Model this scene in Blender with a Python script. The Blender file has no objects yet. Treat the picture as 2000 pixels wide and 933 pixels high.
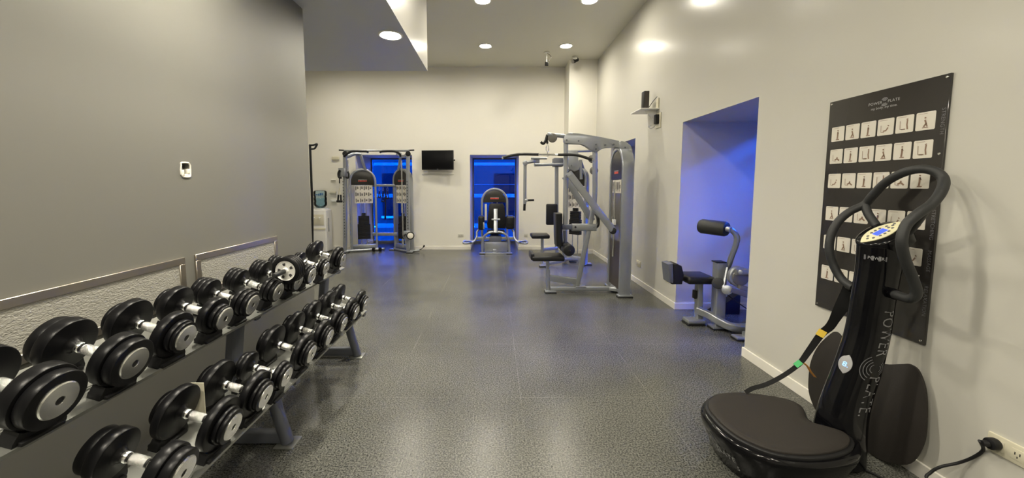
import bpy, bmesh, math, random
from mathutils import Vector, Matrix, Euler, Quaternion
random.seed(7)
scene = bpy.context.scene
C = scene.collection
PI = math.pi

# ---------------------------------------------------------------- camera, world, exposure
F, CX, CY, HC = 750.0, 965.0, 428.0, 1.45           # focal length in px of the 2000 px frame, optical centre, eye height
PITCH = math.atan(66 / F)
cam_d = bpy.data.cameras.new('camera')
cam = bpy.data.objects.new('camera', cam_d); C.objects.link(cam)
cam.location = (0, 0, HC)
cam.rotation_euler = (PI / 2 - PITCH, 0, 0)
cam_d.sensor_fit = 'HORIZONTAL'; cam_d.sensor_width = 36
cam_d.lens = 36 * F / 2000
cam_d.shift_x = (1000 - CX) / 2000
cam_d.shift_y = -(466.5 - CY) / 2000
cam_d.clip_start = 0.05; cam_d.clip_end = 200
scene.camera = cam

EXPOSURE = 0.62
LAMP = 222.0
SKY = 150.0
w = bpy.data.worlds.new('world'); scene.world = w; w.use_nodes = True
bg = w.node_tree.nodes['Background']
bg.inputs['Color'].default_value = (0.35, 0.60, 0.80, 1); bg.inputs['Strength'].default_value = SKY
vs = scene.view_settings
vs.view_transform = 'Standard'; vs.look = 'None'; vs.exposure = EXPOSURE; vs.gamma = 1; vs.use_curve_mapping = False

def at(u, v, Y):
    """the world point at depth Y seen at photo pixel u, v"""
    if v == 0: v = 470          # height not needed: use a typical row so that only x is read off
    x = (u - CX) / F; y = -(v - CY) / F
    c, s = math.cos(PITCH), math.sin(PITCH)
    t = Y / (c + s * y)
    return Vector((x * t, Y, HC + (c * y - s) * t))

# ---------------------------------------------------------------- materials
def new_mat(name):
    m = bpy.data.materials.new(name); m.use_nodes = True
    return m, m.node_tree, m.node_tree.nodes['Principled BSDF']
def mat(name, col, rough=0.5, metal=0.0, spec=0.5, bump=0.0, bscale=200, var=0.0, vscale=8, coat=0.0, emit=None, estr=0.0, rvar=0.0):
    m, nt, b = new_mat(name)
    b.inputs['Base Color'].default_value = (*col, 1)
    b.inputs['Roughness'].default_value = rough
    b.inputs['Metallic'].default_value = metal
    b.inputs['Specular IOR Level'].default_value = spec
    b.inputs['Coat Weight'].default_value = coat
    b.inputs['Coat Roughness'].default_value = 0.08
    if emit:
        b.inputs['Emission Color'].default_value = (*emit, 1); b.inputs['Emission Strength'].default_value = estr
    tc = nt.nodes.new('ShaderNodeTexCoord')
    if var:
        n = nt.nodes.new('ShaderNodeTexNoise'); n.inputs['Scale'].default_value = vscale; n.inputs['Detail'].default_value = 4
        nt.links.new(tc.outputs['Object'], n.inputs['Vector'])
        mx = nt.nodes.new('ShaderNodeMix'); mx.data_type = 'RGBA'
        mx.inputs['A'].default_value = (*[c * (1 - var) for c in col], 1); mx.inputs['B'].default_value = (*[min(1, c * (1 + var)) for c in col], 1)
        nt.links.new(n.outputs['Fac'], mx.inputs['Factor']); nt.links.new(mx.outputs['Result'], b.inputs['Base Color'])
    if rvar:
        n2 = nt.nodes.new('ShaderNodeTexNoise'); n2.inputs['Scale'].default_value = vscale * 1.7
        nt.links.new(tc.outputs['Object'], n2.inputs['Vector'])
        mr = nt.nodes.new('ShaderNodeMapRange'); mr.inputs['To Min'].default_value = rough - rvar; mr.inputs['To Max'].default_value = rough + rvar
        nt.links.new(n2.outputs['Fac'], mr.inputs['Value']); nt.links.new(mr.outputs['Result'], b.inputs['Roughness'])
    if bump:
        n3 = nt.nodes.new('ShaderNodeTexNoise'); n3.inputs['Scale'].default_value = bscale; n3.inputs['Detail'].default_value = 3
        nt.links.new(tc.outputs['Object'], n3.inputs['Vector'])
        bp = nt.nodes.new('ShaderNodeBump'); bp.inputs['Strength'].default_value = bump; bp.inputs['Distance'].default_value = 0.002
        nt.links.new(n3.outputs['Fac'], bp.inputs['Height']); nt.links.new(bp.outputs['Normal'], b.inputs['Normal'])
    return m

M = {}
M['wall'] = mat('wall_paint', (0.595, 0.58, 0.525), 0.23, spec=0.12, bump=0.12, bscale=14, var=0.03, vscale=1.2)
M['wall_left'] = mat('wall_paint_darkened', (0.170, 0.166, 0.147), 0.6, spec=0.3, bump=0.1, bscale=14, var=0.03, vscale=1.2)  # same wall paint, darkened in its colour because this wall is less lit
M['wall_matt'] = mat('wall_paint_matt', (0.80, 0.775, 0.70), 0.62, spec=0.3, bump=0.12, bscale=14, var=0.03, vscale=1.2)
M['ceiling'] = mat('ceiling_paint', (0.66, 0.645, 0.56), 0.6, var=0.02, vscale=1.5)
M['soffit'] = mat('soffit_paint', (0.53, 0.535, 0.52), 0.45, var=0.02, vscale=1.5)
M['trim'] = mat('trim_white', (0.82, 0.79, 0.72), 0.3)
M['silver'] = mat('silver_paint', (0.40, 0.42, 0.45), 0.30, metal=0.7, var=0.04, vscale=20)
M['slate'] = mat('slate_paint', (0.14, 0.15, 0.18), 0.35, metal=0.3)
M['tray'] = mat('tray_steel', (0.30, 0.305, 0.285), 0.30, metal=0.55)
M['chrome'] = mat('chrome', (0.86, 0.86, 0.86), 0.09, metal=1.0, rvar=0.03, vscale=60)
M['knurl'] = mat('knurled_chrome', (0.78, 0.78, 0.77), 0.22, metal=1.0, bump=1.0, bscale=900)
M['steel'] = mat('brushed_steel', (0.52, 0.47, 0.40), 0.36, metal=1.0)
M['satin'] = mat('satin_chrome', (0.82, 0.82, 0.80), 0.24, metal=0.95, var=0.05, vscale=30)
M['rubber'] = mat('black_rubber', (0.006, 0.006, 0.007), 0.32, spec=0.20, bump=0.04, bscale=300)
M['matte_black'] = mat('matte_black', (0.010, 0.010, 0.011), 0.5, spec=0.3)
M['vinyl'] = mat('black_vinyl', (0.010, 0.010, 0.011), 0.38, spec=0.35, bump=0.2, bscale=260)
M['gloss'] = mat('gloss_black', (0.003, 0.003, 0.004), 0.12, spec=0.32)
M['foam'] = mat('dark_foam_grip', (0.018, 0.019, 0.020), 0.55, bump=0.25, bscale=500)
M['matt_mat'] = mat('dark_brown_mat', (0.023, 0.0195, 0.017), 0.62, spec=0.3, bump=0.3, bscale=420, var=0.12, vscale=6)
M['shroud'] = mat('shroud_black', (0.03, 0.028, 0.026), 0.3)
M['mesh'] = mat('dark_mesh', (0.055, 0.045, 0.04), 0.5, bump=0.6, bscale=500)
M['smoke'] = mat('smoked_panel', (0.20, 0.19, 0.175), 0.22, metal=0.3)
M['red'] = mat('red_print', (0.75, 0.10, 0.07), 0.4)
M['white'] = mat('white_plastic', (0.80, 0.79, 0.76), 0.35)
M['cream'] = mat('cream_plastic', (0.66, 0.62, 0.48), 0.35)
M['paper'] = mat('card_paper', (0.70, 0.66, 0.58), 0.45)
M['print'] = mat('placard_print', (0.16, 0.15, 0.14), 0.5)
M['figure'] = mat('figure_print', (0.24, 0.15, 0.10), 0.5)
M['column_print'] = mat('column_print', (0.20, 0.20, 0.21), 0.4)
M['grey_print'] = mat('grey_print', (0.36, 0.36, 0.37), 0.4)
M['dim_print'] = mat('dim_print', (0.13, 0.13, 0.14), 0.4)
M['acrylic'] = mat('black_acrylic', (0.030, 0.027, 0.025), 0.12, coat=0.4)
M['cardboard_edge'] = mat('tan_edge', (0.35, 0.27, 0.18), 0.6)
M['screen'] = mat('dark_screen', (0.003, 0.003, 0.004), 0.35, spec=0.2)
M['yellow'] = mat('yellow_cloth', (0.72, 0.50, 0.05), 0.7)
M['green'] = mat('green_cloth', (0.10, 0.55, 0.20), 0.7)
M['orange'] = mat('orange_cloth', (0.62, 0.28, 0.05), 0.7)
M['lcd'] = mat('blue_lcd', (0.05, 0.10, 0.8), 0.3, emit=(0.03, 0.07, 1.0), estr=0.7)
M['lcd_digit'] = mat('blue_lcd_digit', (0.2, 0.5, 1.0), 0.3, emit=(0.25, 0.55, 1.0), estr=1.2)
M['panel_cream'] = mat('control_cream', (0.72, 0.68, 0.45), 0.35)
M['lamp'] = mat('lamp_diffuser', (1, 1, 1), 0.5, emit=(1.0, 0.93, 0.77), estr=LAMP)
def beam(m, power):
    nt = m.node_tree; b = nt.nodes['Principled BSDF']
    g = nt.nodes.new('ShaderNodeNewGeometry'); d = nt.nodes.new('ShaderNodeVectorMath'); d.operation = 'DOT_PRODUCT'
    nt.links.new(g.outputs['Normal'], d.inputs[0]); nt.links.new(g.outputs['Incoming'], d.inputs[1])
    a = nt.nodes.new('ShaderNodeMath'); a.operation = 'ABSOLUTE'; nt.links.new(d.outputs['Value'], a.inputs[0])
    p = nt.nodes.new('ShaderNodeMath'); p.operation = 'POWER'; p.inputs[1].default_value = power; nt.links.new(a.outputs[0], p.inputs[0])
    k = nt.nodes.new('ShaderNodeMath'); k.operation = 'MULTIPLY'; k.inputs[1].default_value = b.inputs['Emission Strength'].default_value; nt.links.new(p.outputs[0], k.inputs[0])
    nt.links.new(k.outputs[0], b.inputs['Emission Strength'])
beam(M['lamp'], 0.5)
M['lamp_low'] = mat('lamp_diffuser_low', (1, 1, 1), 0.5, emit=(1.0, 0.93, 0.77), estr=LAMP * 1.7); beam(M['lamp_low'], 0.4)
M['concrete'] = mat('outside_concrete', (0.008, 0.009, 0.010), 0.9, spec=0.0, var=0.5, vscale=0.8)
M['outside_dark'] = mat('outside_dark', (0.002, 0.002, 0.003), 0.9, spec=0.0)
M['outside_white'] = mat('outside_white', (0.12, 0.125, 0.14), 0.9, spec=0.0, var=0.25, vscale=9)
M['cavity'] = mat('wall_cavity', (0.05, 0.045, 0.045), 0.8, var=0.4, vscale=60)
M['plaster'] = mat('bare_plaster', (0.80, 0.77, 0.70), 0.8)

# textured insert: embossed pattern
def embossed():
    m, nt, b = new_mat('embossed_panel')
    b.inputs['Base Color'].default_value = (0.33, 0.32, 0.285, 1); b.inputs['Roughness'].default_value = 0.42
    tc = nt.nodes.new('ShaderNodeTexCoord'); mp = nt.nodes.new('ShaderNodeMapping'); mp.inputs['Scale'].default_value = (1, 1, 1.9)
    n = nt.nodes.new('ShaderNodeTexNoise'); n.inputs['Scale'].default_value = 85; n.inputs['Detail'].default_value = 1.5; n.inputs['Distortion'].default_value = 0.6
    nt.links.new(tc.outputs['Object'], mp.inputs['Vector']); nt.links.new(mp.outputs['Vector'], n.inputs['Vector'])
    bp = nt.nodes.new('ShaderNodeBump'); bp.inputs['Strength'].default_value = 1.0; bp.inputs['Distance'].default_value = 0.004
    nt.links.new(n.outputs['Fac'], bp.inputs['Height']); nt.links.new(bp.outputs['Normal'], b.inputs['Normal'])
    return m
M['emboss'] = embossed()

def rubber_floor():
    m, nt, b = new_mat('speckled_rubber_floor')
    L = nt.links.new; N = nt.nodes.new
    tc = N('ShaderNodeTexCoord')
    n1 = N('ShaderNodeTexNoise'); n1.inputs['Scale'].default_value = 112; n1.inputs['Detail'].default_value = 3; n1.inputs['Roughness'].default_value = 0.65
    n2 = N('ShaderNodeTexNoise'); n2.inputs['Scale'].default_value = 0.9; n2.inputs['Detail'].default_value = 5
    L(tc.outputs['Object'], n1.inputs['Vector']); L(tc.outputs['Object'], n2.inputs['Vector'])
    cr = N('ShaderNodeValToRGB'); e = cr.color_ramp.elements
    e[0].position = 0.38; e[0].color = (0.022, 0.023, 0.022, 1); e[1].position = 0.62; e[1].color = (0.165, 0.165, 0.144, 1)
    L(n1.outputs['Fac'], cr.inputs['Fac'])
    mr = N('ShaderNodeMapRange'); mr.inputs['From Min'].default_value = 0.3; mr.inputs['From Max'].default_value = 0.7
    mr.inputs['To Min'].default_value = 0.72; mr.inputs['To Max'].default_value = 1.2
    L(n2.outputs['Fac'], mr.inputs['Value'])
    mul = N('ShaderNodeMix'); mul.data_type = 'RGBA'; mul.blend_type = 'MULTIPLY'; mul.inputs['Factor'].default_value = 1
    L(cr.outputs['Color'], mul.inputs['A']); L(mr.outputs['Result'], mul.inputs['B'])
    # tile joints, 0.9 m grid
    mp = N('ShaderNodeMapping'); mp.inputs['Location'].default_value = (-0.18 + 9, -2.52 + 0.895 * 10, 0)
    L(tc.outputs['Object'], mp.inputs['Vector'])
    sp = N('ShaderNodeSeparateXYZ'); L(mp.outputs['Vector'], sp.inputs['Vector'])
    outs = []
    for ax in 'XY':
        md = N('ShaderNodeMath'); md.operation = 'MODULO'; md.inputs[1].default_value = 0.9 if ax == 'X' else 0.895; L(sp.outputs[ax], md.inputs[0])
        lt = N('ShaderNodeMath'); lt.operation = 'LESS_THAN'; lt.inputs[1].default_value = 0.0045; L(md.outputs[0], lt.inputs[0]); outs.append(lt)
    mxm = N('ShaderNodeMath'); mxm.operation = 'MAXIMUM'; L(outs[0].outputs[0], mxm.inputs[0]); L(outs[1].outputs[0], mxm.inputs[1])
    n5 = N('ShaderNodeTexNoise'); n5.inputs['Scale'].default_value = 2.3; L(tc.outputs['Object'], n5.inputs['Vector'])
    m5 = N('ShaderNodeMapRange'); m5.inputs['From Min'].default_value = 0.42; m5.inputs['From Max'].default_value = 0.62; m5.inputs['To Max'].default_value = 0.32; L(n5.outputs['Fac'], m5.inputs['Value'])
    mm = N('ShaderNodeMath'); mm.operation = 'MULTIPLY'; L(mxm.outputs[0], mm.inputs[0]); L(m5.outputs['Result'], mm.inputs[1])
    jm = N('ShaderNodeMix'); jm.data_type = 'RGBA'; L(mm.outputs[0], jm.inputs['Factor']); L(mul.outputs['Result'], jm.inputs['A']); jm.inputs['B'].default_value = (0.30, 0.29, 0.25, 1)
    L(jm.outputs['Result'], b.inputs['Base Color']); b.inputs['Specular IOR Level'].default_value = 0.5
    rr = N('ShaderNodeMapRange'); rr.inputs['To Min'].default_value = 0.25; rr.inputs['To Max'].default_value = 0.268; L(n2.outputs['Fac'], rr.inputs['Value'])
    L(rr.outputs['Result'], b.inputs['Roughness'])
    bp = N('ShaderNodeBump'); bp.inputs['Strength'].default_value = 0.25; bp.inputs['Distance'].default_value = 0.001
    L(n1.outputs['Fac'], bp.inputs['Height']); L(bp.outputs['Normal'], b.inputs['Normal'])
    return m
M['floor'] = rubber_floor()

def glass(name, tint, gloss=0.08):
    m = bpy.data.materials.new(name); m.use_nodes = True; nt = m.node_tree
    nt.nodes.clear(); N = nt.nodes.new
    o = N('ShaderNodeOutputMaterial'); t = N('ShaderNodeBsdfTransparent'); g = N('ShaderNodeBsdfGlossy'); mx = N('ShaderNodeMixShader')
    t.inputs['Color'].default_value = (*tint, 1); g.inputs['Roughness'].default_value = 0.03
    fr = N('ShaderNodeFresnel'); fr.inputs['IOR'].default_value = 1.45
    nt.links.new(fr.outputs['Fac'], mx.inputs['Fac']); nt.links.new(t.outputs[0], mx.inputs[1]); nt.links.new(g.outputs[0], mx.inputs[2]); nt.links.new(mx.outputs[0], o.inputs['Surface'])
    return m
M['film'] = glass('blue_film_glass', (0.03, 0.275, 0.75))
M['bottle'] = glass('blue_bottle', (0.78, 0.90, 0.96))
M['clear'] = glass('clear_panel', (0.86, 0.86, 0.84))

# ---------------------------------------------------------------- mesh builder
ORG = {}
class MB:
    def __init__(s): s.b = bmesh.new()
    def _xf(s, vs_, Mx):
        if Mx is not None:
            for v in vs_: v.co = Mx @ v.co
    def box(s, x0, x1, y0, y1, z0, z1, bev=0.0, seg=2, Mx=None):
        r = bmesh.ops.create_cube(s.b, size=1.0)['verts']
        for v in r: v.co = Vector(((x0 + x1) / 2 + v.co.x * (x1 - x0), (y0 + y1) / 2 + v.co.y * (y1 - y0), (z0 + z1) / 2 + v.co.z * (z1 - z0)))
        s._xf(r, Mx)
        if bev:
            es = list({e for v in r for e in v.link_edges})
            bmesh.ops.bevel(s.b, geom=es, offset=bev, segments=seg, affect='EDGES', profile=0.5)
        return s
    def cbox(s, c, sz, rot=(0, 0, 0), bev=0.0, seg=2):
        Mx = Matrix.Translation(Vector(c)) @ Euler(rot).to_matrix().to_4x4()
        return s.box(-sz[0] / 2, sz[0] / 2, -sz[1] / 2, sz[1] / 2, -sz[2] / 2, sz[2] / 2, bev, seg, Mx)
    def sweep(s, pts, sec, up=Vector((0, 0, 1)), closed=False, cap=True, scale=None):
        pts = [Vector(p) for p in pts]; n = len(pts); rings = []
        T0 = None; nx = None
        for i in range(n):
            if closed: t = (pts[(i + 1) % n] - pts[i - 1])
            elif i == 0: t = pts[1] - pts[0]
            elif i == n - 1: t = pts[-1] - pts[-2]
            else: t = (pts[i + 1] - pts[i]).normalized() + (pts[i] - pts[i - 1]).normalized()
            t.normalize()
            if nx is None:
                nx = Vector(up).cross(t)
                if nx.length < 1e-4: nx = Vector((1, 0, 0)).cross(t)
                if nx.length < 1e-4: nx = Vector((0, 1, 0)).cross(t)
                nx.normalize()
            else:
                q = T0.rotation_difference(t); nx = q @ nx; nx = (nx - t * nx.dot(t)).normalized()
            T0 = t; ny = t.cross(nx)
            k = scale[i] if scale else 1.0
            if 0 < i < n - 1 and not closed:
                c = max(0.5, (pts[i + 1] - pts[i]).normalized().dot(t)); kk = 1 / c if len(sec) <= 12 and False else 1.0
            rings.append([s.b.verts.new(pts[i] + nx * a * k + ny * b_ * k) for a, b_ in sec])
        m = len(sec)
        for i in range(n if closed else n - 1):
            A, B = rings[i], rings[(i + 1) % n]
            for j in range(m): s.b.faces.new((A[j], A[(j + 1) % m], B[(j + 1) % m], B[j]))
        if cap and not closed:
            s.b.faces.new(rings[0][::-1]); s.b.faces.new(rings[-1])
        return s
    def tube(s, pts, r, n=12, closed=False, cap=True, scale=None):
        return s.sweep(pts, [(r * math.cos(2 * PI * i / n), r * math.sin(2 * PI * i / n)) for i in range(n)], closed=closed, cap=cap, scale=scale)
    def rtube(s, pts, wd, ht, up=Vector((0, 0, 1)), rr=None, closed=False):
        rr = min(wd, ht) * 0.22 if rr is None else rr
        sec = []
        for cx, cy, a0 in ((1, 1, 0), (-1, 1, 90), (-1, -1, 180), (1, -1, 270)):
            for k in range(4):
                a = math.radians(a0 + 30 * k); sec.append((cx * (wd / 2 - rr) + rr * math.cos(a), cy * (ht / 2 - rr) + rr * math.sin(a)))
        return s.sweep(pts, sec, up=up, closed=closed)
    def lathe(s, prof, o=(0, 0, 0), axis=(0, 0, 1), n=32):
        o = Vector(o); q = Vector((0, 0, 1)).rotation_difference(Vector(axis).normalized())
        rings = []
        for r, a in prof:
            if r <= 1e-6: rings.append([s.b.verts.new(o + q @ Vector((0, 0, a)))])
            else: rings.append([s.b.verts.new(o + q @ Vector((r * math.cos(2 * PI * i / n), r * math.sin(2 * PI * i / n), a))) for i in range(n)])
        for A, B in zip(rings, rings[1:]):
            if len(A) == 1 and len(B) == 1: continue
            for i in range(n):
                j = (i + 1) % n
                if len(A) == 1: s.b.faces.new((A[0], B[j], B[i]))
                elif len(B) == 1: s.b.faces.new((A[i], A[j], B[0]))
                else: s.b.faces.new((A[i], A[j], B[j], B[i]))
        return s
    def cyl(s, p0, p1, r, n=24, bev=0.0):
        p0, p1 = Vector(p0), Vector(p1); L = (p1 - p0).length; bv = min(bev, L / 2.1, r / 1.1)
        pr = [(0, 0), (r - bv, 0), (r - bv * .3, bv * .3), (r, bv), (r, L - bv), (r - bv * .3, L - bv * .3), (r - bv, L), (0, L)] if bv else [(0, 0), (r, 0), (r, L), (0, L)]
        return s.lathe(pr, p0, p1 - p0, n)
    def prism(s, poly, o, ux, uy, depth, bev=0.0):
        """polygon (list of 2D) in plane o + ux*a + uy*b, extruded by vector depth"""
        o, ux, uy, depth = map(Vector, (o, ux, uy, depth))
        A = [s.b.verts.new(o + ux * a + uy * b_) for a, b_ in poly]
        B = [s.b.verts.new(v.co + depth) for v in A]
        n = len(A); fs = [s.b.faces.new(A[::-1]), s.b.faces.new(B)]
        for i in range(n): fs.append(s.b.faces.new((A[i], A[(i + 1) % n], B[(i + 1) % n], B[i])))
        if bev:
            es = list(set(fs[0].edges) | set(fs[1].edges))
            bmesh.ops.bevel(s.b, geom=es, offset=bev, segments=2, affect='EDGES', profile=0.5)
        return s
    def loft(s, rings, cap=True):
        R = [[s.b.verts.new(Vector(p)) for p in r] for r in rings]; n = len(R[0])
        for A, B in zip(R, R[1:]):
            for i in range(n): s.b.faces.new((A[i], A[(i + 1) % n], B[(i + 1) % n], B[i]))
        if cap: s.b.faces.new(R[0][::-1]); s.b.faces.new(R[-1])
        return s
    def build(s, name, m, parent=None, label=None, ang=38, smooth=True, **kw):
        bmesh.ops.recalc_face_normals(s.b, faces=s.b.faces)
        me = bpy.data.meshes.new(name)
        off = ORG.get(parent.name, Vector((0, 0, 0))) if parent else None
        if off is not None:
            for v in s.b.verts: v.co -= off
        s.b.to_mesh(me); s.b.free()
        me.materials.append(M[m])
        if smooth:
            me.shade_smooth(); me.set_sharp_from_angle(angle=math.radians(ang))
        o = bpy.data.objects.new(name, me); C.objects.link(o)
        if parent: o.parent = parent; ORG[o.name] = off
        else: ORG[o.name] = Vector((0, 0, 0))
        if label: o['label'] = label
        for k, v in kw.items(): o[k] = v
        return o

def thing(name, label, cat, loc=(0, 0, 0), group=None):
    o = bpy.data.objects.new(name, None); C.objects.link(o); o.location = loc; o.empty_display_size = 0.1
    ORG[o.name] = Vector(loc)
    o['label'] = label; o['category'] = cat
    if group: o['group'] = group
    return o
def tag(o, label, cat, group=None):
    o['label'] = label; o['category'] = cat
    if group: o['group'] = group
    return o
def struct(name, mb, m, **k):
    return mb.build(name, m, None, smooth=False, kind='structure', **k)
def copy_tree(o, parent=None):
    c = o.copy(); C.objects.link(c)
    if parent: c.parent = parent
    for ch in o.children: copy_tree(ch, c)
    return c
def catmull(P, k=6, closed=False):
    P = [Vector(p) for p in P]; n = len(P); out = []
    rng = range(n if closed else n - 1)
    for i in rng:
        p0 = P[i - 1] if (i > 0 or closed) else P[0]; p1 = P[i]; p2 = P[(i + 1) % n]; p3 = P[(i + 2) % n] if (i + 2 < n or closed) else P[-1]
        for j in range(k):
            t = j / k
            out.append(0.5 * ((2 * p1) + (p2 - p0) * t + (2 * p0 - 5 * p1 + 4 * p2 - p3) * t * t + (3 * p1 - p0 - 3 * p2 + p3) * t ** 3))
    if not closed: out.append(P[-1])
    return out

def text2d(txt, size=1.0, align='LEFT', extrude=0.0, spacing=1.0, thin=False):
    cu = bpy.data.curves.new('lettering', 'FONT'); cu.body = txt; cu.size = size; cu.align_x = align; cu.resolution_u = 3; cu.space_character = spacing; cu.offset = -0.006 * size if thin else 0
    o = bpy.data.objects.new('lettering', cu); C.objects.link(o)
    bpy.context.view_layer.update()
    me = bpy.data.meshes.new_from_object(o)
    vsx = [v.co.copy() for v in me.vertices]; fs = [tuple(p.vertices) for p in me.polygons]
    bpy.data.objects.remove(o); bpy.data.curves.remove(cu); bpy.data.meshes.remove(me)
    return vsx, fs
def mapped(mb, vf, fn):
    vsx, fs = vf
    V = [mb.b.verts.new(fn(v.x, v.y)) for v in vsx]
    for f in fs:
        try: mb.b.faces.new([V[i] for i in f])
        except ValueError: pass
    return mb
def ribbon2d(pts, wd):
    """flat stroke along 2D pts as (verts, faces)"""
    V = []; Fc = []
    for i, p in enumerate(pts):
        a = pts[max(0, i - 1)]; b_ = pts[min(len(pts) - 1, i + 1)]
        d = Vector((b_[0] - a[0], b_[1] - a[1])).normalized(); nn = Vector((-d.y, d.x)) * wd / 2
        V += [Vector((p[0] + nn.x, p[1] + nn.y, 0)), Vector((p[0] - nn.x, p[1] - nn.y, 0))]
    for i in range(len(pts) - 1): Fc.append((2 * i, 2 * i + 1, 2 * i + 3, 2 * i + 2))
    return V, Fc

# ---------------------------------------------------------------- the room
XR, XL, YE, ZC = 2.13, -1.69, 8.64, 4.02
XS = -4.6            # side wall of the bay beyond the left wall
YB = -3.2            # wall behind the camera
NA, NB = (3.16, 4.41), (5.87, 7.08)       # niches in the right wall (y range)
WA, WB = (-3.09, -1.83), (-0.54, 0.555)    # openings in the end wall (x range)
ZN = 2.16
D = 1.15             # depth of the reveals
SOF_X, SOF_Y, SOF_Z = -0.905, 5.38, 3.0
struct('floor', MB().box(XS - .2, XR + D + .05, YB - .2, YE + D + .05, -0.12, 0), 'floor')
struct('ceiling', MB().box(XS - .2, XR + D, YB - .2, YE + D, ZC, ZC + 0.15), 'ceiling')
w_ = MB()
for y0, y1 in ((YB, NA[0]), (NA[1], NB[0]), (NB[1], YE + D)): w_.box(XR, XR + D, y0, y1, 0, ZN)
w_.box(XR, XR + D, YB, YE + D, ZN, ZC)
struct('wall_right', w_, 'wall')
w_ = MB()
for x0, x1 in ((XS, WA[0]), (WA[1], WB[0]), (WB[1], XR)): w_.box(x0, x1, YE, YE + D, 0, ZN - .03)
w_.box(XS, XR, YE, YE + D, ZN - .03, ZC)
struct('wall_end', w_, 'wall_matt')
# left wall with a broken opening for a missing switch box
hy, hz = 2.118, 1.535
w_ = MB()
w_.box(XL - .16, XL, YB, hy - .028, 0, SOF_Z).box(XL - .16, XL, hy + .026, 3.535, 0, SOF_Z)
w_.box(XL - .16, XL, hy - .028, hy + .026, 0, hz - .036).box(XL - .16, XL, hy - .028, hy + .026, hz + .034, SOF_Z)
w_.box(XL - .16, XL - .05, hy - .028, hy + .026, hz - .036, hz + .034)
struct('wall_left', w_, 'wall_left')
struct('wall_side', MB().box(XS - .15, XS, YB, YE + D, 0, ZC), 'wall')
struct('wall_back', MB().box(XS, XR + D, YB - .15, YB, 0, ZC), 'wall')
struct('wall_column', MB().box(1.55, XR, 8.13, YE, 0, ZC), 'wall_matt')
so = MB().box(XS, SOF_X, YB, SOF_Y, SOF_Z + .004, ZC)
struct('ceiling_bulkhead', so, 'wall')
struct('ceiling_bulkhead_underside', MB().box(XS, SOF_X, YB, SOF_Y, SOF_Z, SOF_Z + .004), 'soffit')
# baseboards
bh, bt = 0.078, 0.014
def base(name, boxes):
    b = MB()
    for a in boxes: b.box(*a, 0, bh, 0.002, 1)
    struct(name, b, 'trim')
base('baseboard_right', [(XR - bt, XR, YB, NA[0] + bt), (XR - bt, XR, NA[1] - bt, NB[0] + bt), (XR - bt, XR, NB[1] - bt, 8.13),
     (XR, XR + D, NA[0], NA[0] + bt), (XR, XR + D, NA[1] - bt, NA[1]), (XR, XR + D, NB[0], NB[0] + bt), (XR, XR + D, NB[1] - bt, NB[1])])
base('baseboard_end', [(XS, WA[0] + bt, YE - bt, YE), (WA[1] - bt, WB[0] + bt, YE - bt, YE), (WB[1] - bt, 1.55 - bt, YE - bt, YE), (1.55 - bt, 1.55, 8.13 - bt, YE), (1.55, XR - bt, 8.13 - bt, 8.13),
     (WA[0], WA[0] + bt, YE, YE + D), (WA[1] - bt, WA[1], YE, YE + D), (WB[0], WB[0] + bt, YE, YE + D), (WB[1] - bt, WB[1], YE, YE + D)])
base('baseboard_left', [(XL, XL + bt, YB, 3.535), (XL - .16, XL + bt, 3.535, 3.535 + bt)])

# windows: blue film glass on a frame, pale transoms just outside the glass
def window(n, axis, a0, a1, d0, zt):
    def B(mb, u0, u1, v0, v1, z0, z1, bev=0.004):
        return mb.box(u0, u1, v0, v1, z0, z1, bev) if axis == 'y' else mb.box(v0, v1, u0, u1, z0, z1, bev)
    root = bpy.data.objects.new('window_%d' % n, None); C.objects.link(root); root['kind'] = 'structure'
    ORG[root.name] = Vector((0, 0, 0))
    f = MB(); e = 0.035
    B(f, a0, a0 + e, d0, d0 + .06, 0, zt); B(f, a1 - e, a1, d0, d0 + .06, 0, zt); B(f, a0 + e, a1 - e, d0, d0 + .06, zt - e, zt); B(f, a0 + e, a1 - e, d0, d0 + .06, 0, e + .02)
    f.build('window_frame', 'slate', root)
    g = MB(); B(g, a0 + e, a1 - e, d0 + .025, d0 + .031, e, zt - e, 0); g.build('pane', 'film', root, smooth=False)
    t = MB()
    for z, h in ((1.99, .075), (1.475, .010), (1.19, .085), (0.42, .10)):
        pf_ = [(0, -h / 2), (h * .8, h / 2), (h * .8 + .01, h / 2), (h * .8 + .01, -h / 2)]
        if axis == 'y': t.prism(pf_, (a0 + e, d0 + .10, z), (0, 1, 0), (0, 0, 1), (a1 - a0 - 2 * e, 0, 0))
        else: t.prism(pf_, (d0 + .10, a0 + e, z), (1, 0, 0), (0, 0, 1), (0, a1 - a0 - 2 * e, 0))
    t.build('transom', 'outside_white', root)
    return root
window(1, 'y', WA[0], WA[1], YE + D - .09, ZN - .03)
window(2, 'y', WB[0], WB[1], YE + D - .09, ZN - .03)
window(3, 'x', NB[0], NB[1], XR + D - .09, ZN)
window(4, 'x', NA[0], NA[1], XR + D - .09, ZN)

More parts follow.
